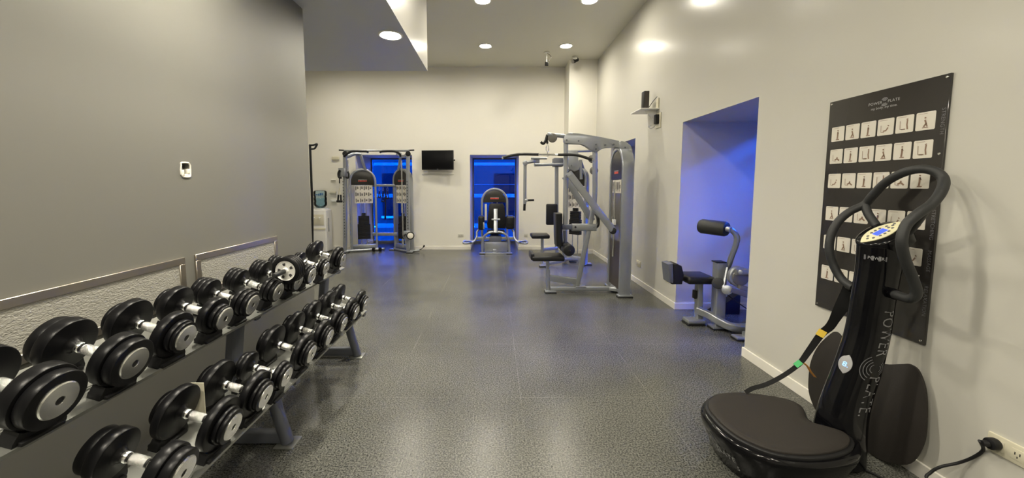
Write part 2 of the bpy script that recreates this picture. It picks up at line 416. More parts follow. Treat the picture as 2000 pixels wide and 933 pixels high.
# street frontage opposite the windows
def frontage(name, axis, d, a0, a1, label):
    root = thing(name, label, 'building', (0, 0, 0))
    def B(mb, u0, u1, v0, v1, z0, z1): return mb.box(u0, u1, v0, v1, z0, z1) if axis == 'y' else mb.box(v0, v1, u0, u1, z0, z1)
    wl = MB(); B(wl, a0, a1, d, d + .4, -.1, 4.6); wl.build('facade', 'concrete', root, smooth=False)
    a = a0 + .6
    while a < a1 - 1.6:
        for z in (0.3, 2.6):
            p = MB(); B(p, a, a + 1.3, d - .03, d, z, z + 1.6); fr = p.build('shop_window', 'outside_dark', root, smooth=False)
            q = MB(); B(q, a - .05, a + 1.35, d - .06, d - .0, z - .08, z); q.build('sill', 'outside_white', fr, smooth=False)
        a += 2.1
frontage('street_building', 'y', 14.5, -9, 6, 'dim building front seen through the blue end wall windows')
frontage('street_building', 'x', 9.5, -2, 12, 'dim building front beyond the blue right wall niches')
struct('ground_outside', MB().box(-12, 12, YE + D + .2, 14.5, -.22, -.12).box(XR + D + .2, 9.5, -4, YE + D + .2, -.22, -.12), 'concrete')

# ---------------------------------------------------------------- recessed downlights
def downlight(m='lamp'):
    t = thing('ceiling_downlight', '', 'ceiling light', (0, 0, 0))
    MB().lathe([(.098, 0.0), (.125, 0.0), (.128, -.004), (.122, -.010), (.108, -.012), (.098, -.006), (.098, 0.0)], n=40).build('trim_ring', 'white', t)
    MB().lathe([(0, -.004), (.097, -.004), (.097, -.001), (0, -.001)], n=40).build('diffuser', m, t)
    return t
d0 = downlight(); d1 = downlight('lamp_low'); d1_used = False
spots = []
for y, yn in ((7.35, 'far'), (5.59, 'second'), (3.8, ''), (2.0, ''), (0.25, ''), (-1.5, '')):
    for x in (-0.16, 1.33):
        if not (x > 1 and 1 < y < 4): spots.append((x, y, ZC))
for x in (-1.7, -3.2): spots.append((x, 7.35, ZC))
spots += [(-1.07, 4.12, SOF_Z), (-1.07, 2.0, SOF_Z), (-1.07, -.2, SOF_Z), (-2.9, 4.3, SOF_Z)]
names = {(-0.16, 7.35): 'round recessed downlight of the far ceiling row, left one above the end wall',
         (1.33, 7.35): 'round recessed downlight of the far ceiling row, nearest the two cameras',
         (-0.16, 5.59): 'round recessed downlight cut by the top of the photo, left one',
         (1.33, 5.59): 'round recessed downlight cut by the top of the photo, right one',
         (-1.07, 4.12): 'round glowing downlight set in the underside of the dark bulkhead'}
for i, (x, y, z) in enumerate(spots):
    if z == SOF_Z:
        o = copy_tree(d1) if d1_used else d1; d1_used = True
    else: o = d0 if i == 0 else copy_tree(d0)
    o.location = (x, y, z)
    o['label'] = names.get((x, y), 'round recessed downlight out of view of the photo')
    o['group'] = 'recessed ceiling downlights' if (x, y) in names else 'downlights out of view'

# ---------------------------------------------------------------- wall guards with steel frames
def guard(y0, y1, lab):
    t = thing('wall_guard_panel', lab, 'wall panel', (XL, (y0 + y1) / 2, .82), group='framed wall panels behind the rack')
    z0, z1, e = .815, 1.062, .036
    f = MB()
    for a in ((y0, y1, z1 - e, z1), (y0, y1, z0, z0 + e), (y0, y0 + e, z0 + e, z1 - e), (y1 - e, y1, z0 + e, z1 - e)):
        f.box(XL + .0005, XL + .012, a[0], a[1], a[2], a[3], .002, 1)
    f.build('steel_frame', 'steel', t)
    MB().box(XL + .0005, XL + .006, y0 + e, y1 - e, z0 + e, z1 - e).build('textured_insert', 'emboss', t, smooth=False)
guard(0.95, 2.06, 'steel framed textured wall panel behind the nearest dumbbells, running off the left edge')
guard(2.135, 2.95, 'shorter steel framed textured wall panel beyond the gap, behind the middle dumbbells')
# broken rim round the open box in the left wall
t = thing('open_wall_box', 'broken open switch box with white plaster rim in the left wall', 'wall box', (XL, hy, hz))
rim = MB(); random.seed(3)
pts = [(XL + .002, hy + .033 * math.copysign(abs(math.cos(a)) ** .5, math.cos(a)) + random.uniform(-.003, .003), hz + .04 * math.copysign(abs(math.sin(a)) ** .5, math.sin(a))) for a in [2 * PI * k / 16 for k in range(16)]]
rim.tube(pts, .0045, 6, closed=True)
rim.box(XL - .02, XL + .004, hy - .028, hy - .012, hz - .028, hz + .0, .003).box(XL - .02, XL + .004, hy + .012, hy + .028, hz - .02, hz + .006, .003).box(XL - .015, XL + .004, hy - .008, hy + .03, hz - .042, hz - .022, .004)
rim.build('plaster_rim', 'plaster', t)
MB().box(XL - .049, XL - .046, hy - .026, hy + .024, hz - .034, hz + .032).build('box_back', 'cavity', t, smooth=False)
MB().tube(catmull([(XL - .045, hy - .01, hz + .02), (XL - .02, hy, hz + .01), (XL - .03, hy + .012, hz - .01), (XL - .045, hy + .005, hz - .02)]), .004, 8).build('wire', 'print', t)

# ---------------------------------------------------------------- dumbbell rack
TA = math.radians(17)
AXV = Vector((math.cos(TA), 0, -math.sin(TA))); NV = Vector((math.sin(TA), 0, math.cos(TA)))
FT_, FL_ = Vector((-1.2, 0, .857)), Vector((-1.0, 0, .525))       # outer face centre line, top and lower tier
def tp(base, a, n, y): return base + AXV * a + NV * n + Vector((0, y, 0))
rack = thing('dumbbell_rack', 'grey two tier dumbbell rack along the left wall', 'dumbbell rack', (-1.35, 1.9, 0))
def tray(base, off, a0, a1, y0, y1, back):
    b = MB()
    def q(a, n): p = tp(base, a, n, 0); return (p.x, p.z)
    th = .004
    # folded sheet profile: front lip down, deck with a step, back lip
    prof = [q(a0, -off - .045), q(a0 + .004, -off - .045), q(a0 + .004, -off + .004)]
    prof = [q(a0, -off - .014), q(a0, -off), q(a0 - .05, -off), q(a0 - .056, -off - .012), q(a0 - .085, -off - .012), q(a0 - .091, -off), q(a1, -off), q(a1, -off + back),
            q(a1 - th, -off + back), q(a1 - th, -off - th), q(a0 - .091 + th, -off - th), q(a0 - .085, -off - .012 - th), q(a0 - .056, -off - .012 - th), q(a0 - .05 - th, -off - th), q(a0 - th, -off - th), q(a0 - th, -off - .014)]
    b.prism(prof, (0, y0, 0), (1, 0, 0), (0, 0, 1), (0, y1 - y0, 0))
    return b
tray(FT_, .112, -.03, -.33, .62, 3.2, .0).build('tray', 'tray', rack, smooth=False)
tray(FL_, .122, -.024, -.235, .62, 3.12, .0).build('tray', 'tray', rack, smooth=False)
for y in (.80, 2.05, 3.16):
    MB().rtube([(-1.60, y, .045), (-1.16, y, .045)], .05, .07).build('foot_bar', 'slate', rack)
    MB().tube([(-1.165, y, .01), (-1.215, y, .19), (-1.255, y, .385)], .034, 20).build('leg', 'slate', rack)
    MB().box(-1.22, -1.11, y - .055, y + .055, 0, .008, .002).build('foot_plate', 'tray', rack)
    MB().rtube([(-1.49, y, .07), (-1.405, y, .79)], .09, .05, up=Vector((1, 0, 0))).build('upright', 'slate', rack)
    MB().rtube([(-1.49, y, .36), (-1.22, y, .385), (-1.09, y, .375)], .05, .05).build('tray_support', 'slate', rack)
    MB().rtube([tp(FT_, -.31, -.14, y), tp(FT_, -.05, -.14, y)], .05, .045).build('tray_support', 'slate', rack)
p = at(397, 742, 1.6)
MB().box(-1.25, -1.19, 1.506, 1.510, .50, .645).build('bracket_plate', 'cream', rack)

def head(mb, a_in, sgn, discs):
    """stack of rubber discs, profile along +axis from a_in"""
    a = 0; pr = [(0.018, -.020), (.021, -.014), (.027, -.004), (.034, 0)]
    for r, th in discs:
        e = min(.0045, th * .2)
        pr += [(r - e * 1.6, a), (r - e * .4, a + e * .35), (r, a + e), (r, a + th - e), (r - e * .4, a + th - e * .35), (r - e * 1.6, a + th)]
        a += th
    pr += [(.0, a)]
    mb.lathe([(r, a_in + sgn * z) for r, z in pr], axis=(1, 0, 0), n=44)
    return a_in + sgn * a
def dumbbell(discs, rc, grip=.068):
    """axis along local x, origin at the outer face of the front head (x=0), body towards -x"""
    T = sum(th for _, th in discs)
    t = thing('dumbbell', '', 'dumbbell', (0, 0, 0), 'dumbbells on the rack')
    xf = -T - .006; xb = xf - 2 * grip
    for s_, xi in ((1, xf), (-1, xb)):
        hb = MB(); xo = head(hb, xi, s_, discs); h = hb.build('weight_head', 'rubber', t)
        pc = MB(); c = rc
        pc.lathe([(r, xo + s_ * z) for r, z in [(c, -.002), (c, .003), (c - .003, .006), (.0125, .006), (.0115, .002), (0, .002)]], axis=(1, 0, 0), n=40)
        cp = pc.build('end_plate', 'satin', h)
        dk = MB().lathe([(r, xo + s_ * z) for r, z in [(0, .0022), (.0112, .0022), (.0112, .0034), (.008, .0034), (.007, .0026), (0, .0026)]], axis=(1, 0, 0), n=20)
        dk.build('bolt_hole', 'matte_black', h)
    xm = (xf + xb) / 2
    g = MB().lathe([(.0, xb), (.0145, xb + .02), (.0145, xb + .032), (.0125, xb + .034), (.0125, xf - .034), (.0145, xf - .032), (.0145, xf - .02), (0, xf)], axis=(1, 0, 0), n=24)
    g.build('bar', 'matte_black', t)
    MB().lathe([(0, xm - .026), (.0155, xm - .026), (.0172, xm - .023), (.0172, xm + .023), (.0155, xm + .026), (0, xm + .026)], axis=(1, 0, 0), n=24).build('knurled_grip', 'knurl', t)
    for e_ in (xb + .012, xf - .034):
        MB().lathe([(0, e_), (.017, e_), (.019, e_ + .003), (.019, e_ + .019), (.017, e_ + .022), (0, e_ + .022)], axis=(1, 0, 0), n=24).build('collar', 'chrome', t)
    return t
def saddle(R, off):
    """cradle under the head, local: x axis along dumbbell, origin head centre on the axis"""
    b = MB(); n = 12; half = R * .60; poly = []
    for k in range(n + 1):
        y = -half + 2 * half * k / n
        poly.append((y, -math.sqrt((R + .001) ** 2 - y * y)))
    poly += [(half + .012, -off + .012), (half + .012, -off + .001), (-half - .012, -off + .001), (-half - .012, -off + .012)]
    return poly
TOP = [(118, 780, .089, 'A'), (265, 708, .087, 'A'), (365, 658, .089, 'B'), (441, 622, .082, 'B'), (495, 596, .068, 'C'), (545, 576, .066, 'C'), (584, 553, .070, 'C'), (610, 536, .066, 'C'), (638, 522, .064, 'D'), (671, 505, .094, 'B')]
LOW = [(360, 922, .080, 'A'), (457, 828, .100, 'E'), (521, 772, .098, 'E'), (562, 736, .068, 'D'), (610, 685, .100, 'E'), (645, 659, .098, 'E'), (673, 633, .098, 'E'), (697, 612, .098, 'E'), (715, 594, .098, 'E')]
def discs_for(R, st):
    if st == 'A': return [(R, .040), (R * .90, .034)], .052
    if st == 'B': return [(R, .034), (R * .72, .022), (R * .68, .014)], .050
    if st == 'C': return [(R, .024), (R * .97, .024), (R * .92, .022)], .050
    if st == 'D': return [(R, .024), (R * .88, .020)], .046
    return [(R, .032), (R * .70, .018), (R * .64, .018)], .049
pos_top = ['nearest dumbbell of the upper tier, its rear head cut by the left frame edge',
 'second dumbbell of the upper tier, two thick black discs and bright chrome face', 'third dumbbell of the upper tier, tall inner disc beside the first panel end',
 'fourth dumbbell of the upper tier, below the left edge of the second panel', 'fifth dumbbell of the upper tier, small stacked discs, above the bolt holes in the tray',
 'sixth dumbbell of the upper tier, just in front of the white hubbed exercise wheel', 'seventh dumbbell of the upper tier, directly behind the white hubbed exercise wheel',
 'eighth dumbbell of the upper tier, small, crowded just beyond the exercise wheel', 'small bright dumbbell of the upper tier, next to last before the rack end',
 'large dumbbell at the far end of the upper tier with tall black discs']
pos_low = ['nearest dumbbell of the lower tier, cut by the bottom of the frame', 'second dumbbell of the lower tier, tall inner disc, beside the cream bracket',
 'third dumbbell of the lower tier, just before the small one', 'smallest dumbbell of the lower tier, above the slanted front leg',
 'fifth dumbbell of the lower tier, tall discs beyond the bare stretch of tray', 'sixth dumbbell of the lower tier, packed behind the one past the bare tray',
 'seventh dumbbell of the lower tier, third from its far end', 'eighth dumbbell of the lower tier, next to last', 'dumbbell at the far end of the lower tier above the far leg']
for base, off, specs, labs, tier in ((FT_, .112, TOP, pos_top, 'upper'), (FL_, .122, LOW, pos_low, 'lower')):
    for (u, v, R, st), lab in zip(specs, labs):
        y = (abs(base.x) * F / (CX - u) + math.sin(PITCH) * (base.z - HC)) / math.cos(PITCH)
        ds, rc = discs_for(R, st)
        T = sum(th for _, th in ds)
        db = dumbbell(ds, rc)
        rest = min(0.0, 0)
        db.location = tp(base, 0, 0, y); db.rotation_euler = (0, TA, 0)
        db['label'] = ('heavy ' if R > .085 else 'mid sized ' if R > .069 else 'light ') + lab
        db['label'] = lab
        db['group'] = 'dumbbells on the %s tier' % tier
        poly = saddle(ds[0][0], off)
        for a in (-T - .002, -T - .010 - .136):
            s_ = MB()
            ln = ds[0][1] + .002
            aa = a if a > -.13 else a - ln
            o = tp(base, aa, 0, y)
            s_.prism([(yy, nn) for yy, nn in poly], o, (0, 1, 0), NV, AXV * (ln), .0)
            # sloped foot flange toward the front
            s_.cbox(tp(base, aa + ln / 2, -off + .006, y), (ln + .024, (R * .60) * 2, .012), (0, TA, 0), .003)
            s_.build('saddle', 'matte_black', rack)
for y in (1.80, 1.82): pass
hb = MB()
for y in (1.80, 1.835, 1.07, 1.19, 2.03, 2.62): hb.lathe([(0, 0), (.006, 0), (.006, .002), (0, .002)], tp(FT_, -.05, -.112, y), NV, 12)
hb.build('bolt_hole', 'matte_black', rack)

# exercise wheel wedged between two heads
wx, wy, wz = -1.196, 2.206, .962
t = thing('ab_roller', 'exercise wheel with white hub, black tyres and black grip among the upper dumbbells', 'exercise wheel', (wx, wy, wz - .08))
ty = MB(); y0 = wy - .042
pr = [(.058, 0)]
for k in range(4):
    a = k * .021; pr += [(.074, a + .001), (.080, a + .006), (.080, a + .014), (.075, a + .019), (.068, a + .0205)]
pr += [(.058, .084), (.058, 0)]
ty.lathe(pr, (wx, y0, wz), (0, 1, 0), 48); ty.build('tyre', 'rubber', t)
MB().lathe([(0, -.004), (.014, -.004), (.02, .004), (.05, .006), (.056, .0), (.058, .002), (.058, .08), (0, .08)], (wx, y0, wz), (0, 1, 0), 48).build('hub', 'white', t)
hh = MB()
for k in range(5):
    a = 2 * PI * k / 5 + .5; c_ = Vector((wx + .037 * math.cos(a), y0 + .0045, wz + .037 * math.sin(a)))
    rr_ = Matrix.Rotation(-a, 4, 'Y')
    hh.prism([(-.007, -.006), (-.009, .0), (-.006, .007), (.007, .009), (.008, -.008)], c_, (math.cos(a), 0, math.sin(a)), (-math.sin(a), 0, math.cos(a)), (0, -.002, 0))
hh.build('hub_hole', 'cavity', t)
MB().cyl((wx, y0 - .012, wz), (wx, y0 - .115, wz), .0135, 20, .004).cyl((wx, y0 - .0, wz), (wx, y0 - .012, wz), .008, 16).build('grip', 'foam', t)
MB().cyl((wx, y0 + .09, wz), (wx, y0 + .19, wz), .0135, 20, .004).cyl((wx, y0 + .08, wz), (wx, y0 + .09, wz), .008, 16).build('grip', 'foam', t)

# ---------------------------------------------------------------- weight-stack tower shared by the machines
def arch_pts(wd, h, n=18, r=None):
    r = wd / 2 if r is None else r
    P = [(-wd / 2, 0)]
    for k in range(n + 1):
        a = PI - PI * k / n; P.append((r * math.cos(a), h - r + r * math.sin(a)))
    P.append((wd / 2, 0)); return P
def tower(root, cx, cy, rz, wd, h, depth=.13, zb=.05, cap_h=.34, stack=(.2, .74), placard=True, kind='clear', logo='small', stack_w=.20):
    """upright arched tower in local x (width), z; front faces local -y"""
    Mz = Matrix.Translation((cx, cy, 0)) @ Matrix.Rotation(rz, 4, 'Z')
    def X(x, y, z): return Mz @ Vector((x, y, z))
    fr = MB(); fr.rtube([X(x, 0, max(z, zb * .3)) for x, z in arch_pts(wd, h)], depth, .045, up=Mz.to_3x3() @ Vector((1, 0, 0)))
    # first tangent is +z and up = local x: section x axis = up x t -> local -y : width runs in depth
    fr.build('tower_frame', 'silver', root)
    iw = wd - .05
    cap_ = [(x, z) for x, z in arch_pts(iw, h - .025)][1:-1]
    zc = h - cap_h
    cp = [(x, max(z, zc)) for x, z in cap_]; cp = [(-iw / 2, zc)] + cp + [(iw / 2, zc)]
    ux = Mz.to_3x3() @ Vector((1, 0, 0)); uy = Vector((0, 0, 1)); uf = Mz.to_3x3() @ Vector((0, -1, 0))
    capo = MB().prism([(x * .995, z) for x, z in cp], X(0, -depth / 2 + .03, 0), ux, uy, uf * .022, .004).build('top_shroud', 'shroud', root)
    lw = wd * .34
    l = MB(); mapped(l, text2d('FITNESS' if False else 'ıııııı', .001), lambda a, b: X(a, 0, 0)) if False else None
    # small red logo: unreadable in the photo, built as a red and white block of marks
    for k in range(6):
        q = MB() if k == 0 else q
        q.prism([(-lw / 2 + k * lw / 6, 0), (-lw / 2 + k * lw / 6 + lw / 7.5, 0), (-lw / 2 + k * lw / 6 + lw / 7.5, .028), (-lw / 2 + k * lw / 6 + .004, .028)], X(0, -depth / 2 + .0075, zc + .075), ux, uy, uf * .002)
    q.build('logo_marks', 'red', capo)
    MB().prism([(-lw / 2, 0), (lw / 2, 0), (lw / 2, .010), (-lw / 2, .010)], X(0, -depth / 2 + .0075, zc + .108), ux, uy, uf * .002).build('logo_bar', 'grey_print', capo)
    if kind == 'clear':
        pass
    elif kind == 'solid':
        MB().prism([(-iw / 2, stack[1]), (iw / 2, stack[1]), (iw / 2, zc), (-iw / 2, zc)], X(0, -depth / 2 + .03, 0), ux, uy, uf * .012).build('front_panel', 'smoke', root)
        MB().prism([(-iw / 2, zb), (iw / 2, zb), (iw / 2, stack[1]), (-iw / 2, stack[1])], X(0, -depth / 2 + .03, 0), ux, uy, uf * .012).build('mesh_panel', 'mesh', root)
    if placard:
        ph = .40 if kind == 'clear' else .18
        pl = MB().prism([(-iw * .36, zc - ph), (iw * .42, zc - ph), (iw * .42, zc - .005), (-iw * .36, zc - .005)], X(0, -depth / 2 + .018, 0), ux, uy, uf * .004).build('placard', 'paper', root)
        pm = MB(); rws = 3 if kind == 'clear' else 1; random.seed(5)
        for r_ in range(rws):
            for c_ in range(4):
                x0 = -iw * .34 + c_ * iw * .185; z0 = zc - ph / rws * (r_ + 1) + .02; hh_ = ph / rws - .04
                pm.box(x0 + random.uniform(0, .01), x0 + iw * .06, 0, .001, z0, z0 + hh_ * .9, Mx=Mz @ Matrix.Translation((0, -depth / 2 + .0125, 0)))
                pm.box(x0 + iw * .08, x0 + iw * .15, 0, .001, z0 + hh_ * random.uniform(.1, .3), z0 + hh_ * random.uniform(.6, .9), Mx=Mz @ Matrix.Translation((0, -depth / 2 + .0125, 0)))
        pm.build('placard_print', 'print', pl)
    # stack of plates on guide rods
    if kind == 'clear':
        z0, z1 = stack; n = max(6, int((z1 - z0) / .030)); sb = MB()
        for k in range(n):
            a = z0 + (z1 - z0) * k / n
            ww = stack_w if k < n * .62 else stack_w * .86
            sb.box(-ww / 2, ww / 2, -.045, .045, a, a + (z1 - z0) / n * .88, .003, 1, Mx=Mz)
        sb.box(-.04, .04, -.03, .03, z1, z1 + .06, .004, 1, Mx=Mz)
        sb.build('weight_stack', 'matte_black', root)
        gr = MB()
        for x in (-.055, .055): gr.cyl(X(x, 0, zb + .05), X(x, 0, zc + .05), .010, 12)
        gr.build('guide_rod', 'chrome', root)
        MB().cyl(X(0, 0, z1 + .05), X(0, 0, zc + .02), .004, 8).build('lift_cable', 'matte_black', root)
    MB().box(-wd / 2 + .02, wd / 2 - .02, -depth / 2 + .01, depth / 2 - .01, zb, zb + .09 if kind == 'clear' else zb + .03, .008, Mx=Mz).build('tower_base', 'silver', root)
    return X
def foot(root, x, y, sx=.11, sy=.09):
    f = MB().box(x - sx / 2, x + sx / 2, y - sy / 2, y + sy / 2, .014, .034, .006).build('foot', 'silver', root)
    MB().box(x - sx / 2 - .004, x + sx / 2 + .004, y - sy / 2 - .004, y + sy / 2 + .004, 0, .014, .005).build('rubber_pad', 'matte_black', f)

# ---------------------------------------------------------------- lat pulldown / vertical row (front machine)
Y1 = 5.12
r1 = thing('cable_machine', 'silver lat pulldown and row machine with long black bar and tall arched tower', 'gym machine', (1.2, Y1, 0))
P = lambda u, v, y=Y1: at(u, v, y)
tw = tower(r1, 1.70, 5.16, -PI / 2, .50, 1.93, depth=.15, cap_h=.40, stack=(.2, .72), kind='solid')
tb = MB()
tb.rtube([(.76, 5.12, .055), (1.2, 5.12, .055), (1.55, 5.12, .055), (1.66, 5.12, .055)], .07, .06)
tb.build('base_tube', 'silver', r1)
MB().rtube(catmull([(1.55, 5.12, .055), (1.66, 5.06, .055), (1.70, 4.93, .05)], 5), .06, .05).rtube(catmull([(1.55, 5.12, .055), (1.64, 5.2, .055), (1.69, 5.4, .05)], 5), .06, .05).build('base_fork', 'silver', r1)
MB().box(1.10, 1.24, 5.07, 5.17, .085, .092, .002).build('joint_plate', 'silver', r1)
foot(r1, .765, 5.12, .15, .12); foot(r1, 1.70, 4.90, .19, .10); foot(r1, 1.70, 5.42, .19, .10)
MB().rtube([P(1070, 568), P(1070, 526)], .055, .055, up=Vector((1, 0, 0))).build('seat_post', 'silver', r1)
MB().rtube([P(1069.5, 528), P(1069.5, 506)], .042, .042, up=Vector((1, 0, 0))).build('seat_post_inner', 'silver', r1)
MB().rtube([P(1072, 542), P(1126, 550)], .035, .085).build('strut', 'silver', r1)
MB().rtube(catmull([P(1125, 568), P(1142, 487), P(1158, 410), P(1161.5, 385), P(1162, 350), P(1162, 296)], 4), .06, .052, up=Vector((0, 1, 0))).build('main_post', 'silver', r1)
MB().rtube([P(1105, 280), P(1105, 350), P(1104, 447)], .055, .05, up=Vector((0, 1, 0))).build('front_post', 'silver', r1)
boom = [(1100.5, 270), (1104, 263), (1111, 260), (1128, 261), (1170, 268), (1207, 275.5), (1209, 290), (1196, 288), (1184, 288), (1174, 290.5), (1167, 296), (1160, 297.5), (1152, 292), (1143, 285), (1134, 281), (1104, 281), (1101, 277)]
b = MB(); bp_ = [P(u, v) for u, v in boom]
b.prism([(q.x, q.z) for q in bp_], (0, Y1 - .045, 0), (1, 0, 0), (0, 0, 1), (0, .09, 0), .004)
bm_ = b.build('boom_plate', 'silver', r1)
ep = [(1206, 279), (1211, 276), (1221, 278), (1229, 284), (1232.5, 293), (1232, 302), (1216, 302), (1212, 294), (1208, 289)]
b = MB(); q_ = [P(u, v) for u, v in ep]; b.prism([(q.x, q.z) for q in q_], (0, Y1 - .05, 0), (1, 0, 0), (0, 0, 1), (0, .10, 0), .004); b.build('boom_end_plate', 'silver', r1)
bl = MB()
for u, v in ((1107, 273.5), (1130, 275), (1164, 282), (1164, 291), (1182, 283), (1199, 282), (1221, 288)): bl.cyl(P(u, v, Y1 - .046), P(u, v, Y1 - .060), .011, 10)
bl.build('bolt', 'slate', bm_)
MB().tube([P(1069, 262.5), P(1108, 266.5)], .026, 16).build('boom_tube', 'silver', r1)
MB().tube(catmull([P(1069, 263), P(1067, 270), P(1065, 276), (P(1061, 280.5)), P(1056, 277)], 5), .017, 12).build('boom_handle', 'vinyl', r1)
MB().cyl(P(1079, 269, Y1 - .02), P(1079, 269, Y1 + .02), .062, 32, .008).build('pulley', 'smoke', r1)
MB().tube([P(1069, 270), P(1069, 280)], .008, 8).cbox(P(1069, 278), (.028, .028, .035), bev=.008).build('cable_stop', 'matte_black', r1)
MB().tube([P(1069, 280), P(1066.5, 287), P(1066.5, 293), P(1069, 298), P(1071.5, 293), P(1071.5, 287)], .005, 8, closed=True).build('carabiner', 'chrome', r1)
MB().tube([P(1069, 297), P(1069.5, 304)], .006, 8).build('hanger_link', 'chrome', r1)
# lever arms, pivoting on an axle through the front post
MB().rtube([P(1110, 337, 4.88), P(1197, 449, 4.88)], .035, .085).build('lever_arm', 'silver', r1)
MB().rtube([P(1103, 344, 5.36), P(1157, 431, 5.36)], .035, .085).build('lever_arm', 'silver', r1)
MB().cyl(P(1197, 450.5, 4.86), P(1197, 450.5, 4.90), .044, 20, .006).build('end_cap', 'matte_black', r1)
MB().cyl(P(1111, 340, 4.86), P(1105, 346, 5.38), .022, 16).build('axle', 'silver', r1)
MB().tube(catmull([P(1161, 415, 5.3), P(1167, 423, 5.2), P(1168, 438, 5.15), P(1163, 444, 5.12), P(1158, 443, 5.1)], 5), .022, 12).build('row_handle', 'vinyl', r1)
MB().rtube([P(1097, 442.5), P(1117, 443)], .06, .07).build('beam_sleeve', 'slate', r1)
bm2 = MB().rtube([P(1117, 443.5), P(1164, 443.5)], .075, .095).build('chest_pad_beam', 'silver', r1)
MB().cyl(P(1124, 443.5, Y1 - .038), P(1124, 443.5, Y1 - .046), .014, 12).build('pin_hole', 'matte_black', bm2)
MB().rtube([P(1091, 478), P(1090, 462), P(1089.5, 416)], .26, .085, up=Vector((1, 0, 0)), rr=.03).build('chest_pad', 'vinyl', r1)
MB().cyl((P(1105, 483).x, Y1 - .26, P(1105, 483).z), (P(1105, 483).x, Y1 - .04, P(1105, 483).z), .075, 28, .02).cyl((P(1105, 483).x, Y1 + .04, P(1105, 483).z), (P(1105, 483).x, Y1 + .26, P(1105, 483).z), .075, 28, .02).build('thigh_roller', 'vinyl', r1)
MB().rtube([P(1103, 450), P(1104.5, 483)], .05, .035, up=Vector((1, 0, 0))).build('roller_arm', 'slate', r1)
MB().cyl((P(1105, 483).x, Y1 - .275, P(1105, 483).z), (P(1105, 483).x, Y1 - .258, P(1105, 483).z), .014, 12).build('roller_bolt', 'chrome', r1)
st = MB(); z_ = P(1070, 501).z
st.box(P(1037, 0).x, P(1100, 0).x, Y1 - .16, Y1 + .16, z_ - .035, z_ + .03, .022, 3)
st.build('seat', 'vinyl', r1)
MB().box(P(1035, 0).x, P(1042, 0).x, Y1 - .15, Y1 + .15, z_ - .02, z_ + .065, .014, 3).build('seat_lip', 'vinyl', r1)
for uu in (1208, ):
    MB().cyl((1.60, 5.10, .5), (1.60, 5.10, 1.5), .016, 16).build('guide_rod', 'chrome', r1)
MB().box(1.585, 1.615, 5.06, 5.14, .93, 1.0, .004).build('selector_plate', 'white', r1)
# its bar hangs on the carabiner: a thing of its own
lb = thing('pulldown_bar', 'long black gripped pulldown bar with silver tips hanging from the carabiner', 'pulldown bar', P(1070, 303))
ba = [P(980, 308.5, 5.25), P(1010, 301.5, 5.22), P(1052, 301.5, 5.15), P(1090, 302, 5.05), P(1127, 303, 4.98), P(1160, 313.5, 4.92)]
pc = catmull(ba, 6); n_ = len(pc)
MB().tube(pc[12:19], .013, 12).cyl(P(1070, 303, 5.10), P(1070, 303, 5.14), .02, 16).build('centre_bar', 'chrome', lb)
MB().tube(pc[1:13], .018, 12).build('grip', 'vinyl', lb); MB().tube(pc[18:-1], .018, 12).build('grip', 'vinyl', lb)
MB().tube(pc[:2], .017, 12).build('end_tip', 'chrome', lb); MB().tube(pc[-2:], .017, 12).build('end_tip', 'chrome', lb)

# ---------------------------------------------------------------- chest fly machine behind it
Y2 = 6.85
r2 = thing('fly_machine', 'silver chest fly machine behind the pulldown machine with hanging arms and small seat', 'gym machine', (1.25, Y2, 0))
Q = lambda u, v, y=Y2: at(u, v, y)
tower(r2, 1.50, 7.05, -.75, .44, 1.78, depth=.11, cap_h=.34, stack=(.55, .98), stack_w=.22)
MB().rtube([Q(1087, 505, 7.0), Q(1087, 317, 7.0)], .085, .06, up=Vector((1, 0, 0))).build('main_post', 'silver', r2)
MB().rtube([Q(1104, 505, 6.95), Q(1104, 290, 6.95)], .05, .05, up=Vector((1, 0, 0))).build('rear_post', 'silver', r2)
MB().rtube(catmull([Q(1058, 516), Q(1090, 511, 6.9), Q(1110, 505, 6.95), Q(1140, 508, 7.0)], 5), .06, .05).build('base_tube', 'silver', r2)
foot(r2, Q(1062, 0).x, 6.78, .16, .10); foot(r2, Q(1152, 0).x, 6.95, .12, .10); foot(r2, Q(1128, 0).x, 7.25, .12, .10)
MB().rtube([Q(1059, 516), Q(1059, 466)], .05, .05, up=Vector((1, 0, 0))).build('seat_post', 'silver', r2)
MB().rtube([Q(1060, 487), Q(1088, 484, 6.95)], .045, .05).build('seat_brace', 'silver', r2)
z_ = Q(1054, 460).z
MB().box(Q(1036.5, 0).x, Q(1071.5, 0).x, Y2 - .17, Y2 + .17, z_ - .035, z_ + .035, .024, 3).build('seat', 'vinyl', r2)
MB().box(Q(1066, 0).x, Q(1088, 0).x, Y2 - .03, Y2 + .04, Q(0, 439).z, Q(0, 398).z, .022, 3).build('back_pad', 'vinyl', r2)
pl = [(1109, 296), (1126, 294), (1129, 300), (1128, 312), (1133, 320), (1130, 331), (1121, 335), (1112, 330), (1108, 320)]
b = MB(); q_ = [Q(u, v, 6.7) for u, v in pl]; b.prism([(q.x, q.z) for q in q_], (0, 6.66, 0), (1, 0, 0), (0, 0, 1), (0, .06, 0), .004); cp_ = b.build('cam_plate', 'silver', r2)
MB().cyl(Q(1116, 323, 6.66), Q(1116, 323, 6.645), .013, 10).build('bolt', 'slate', cp_)
MB().tube([Q(1037, 309, 6.6), Q(1068, 309, 6.6)], .02, 12).tube([Q(1044, 322, 6.7), Q(1100, 320.5, 6.85)], .026, 14).build('pivot_bar', 'silver', r2)
MB().tube(catmull([Q(1046, 314, 6.65), Q(1036, 316, 6.6), Q(1029, 317.5, 6.6), Q(1026, 320, 6.6), Q(1025.5, 330, 6.6), Q(1025, 398, 6.6)], 5), .027, 14).build('swing_arm', 'silver', r2)
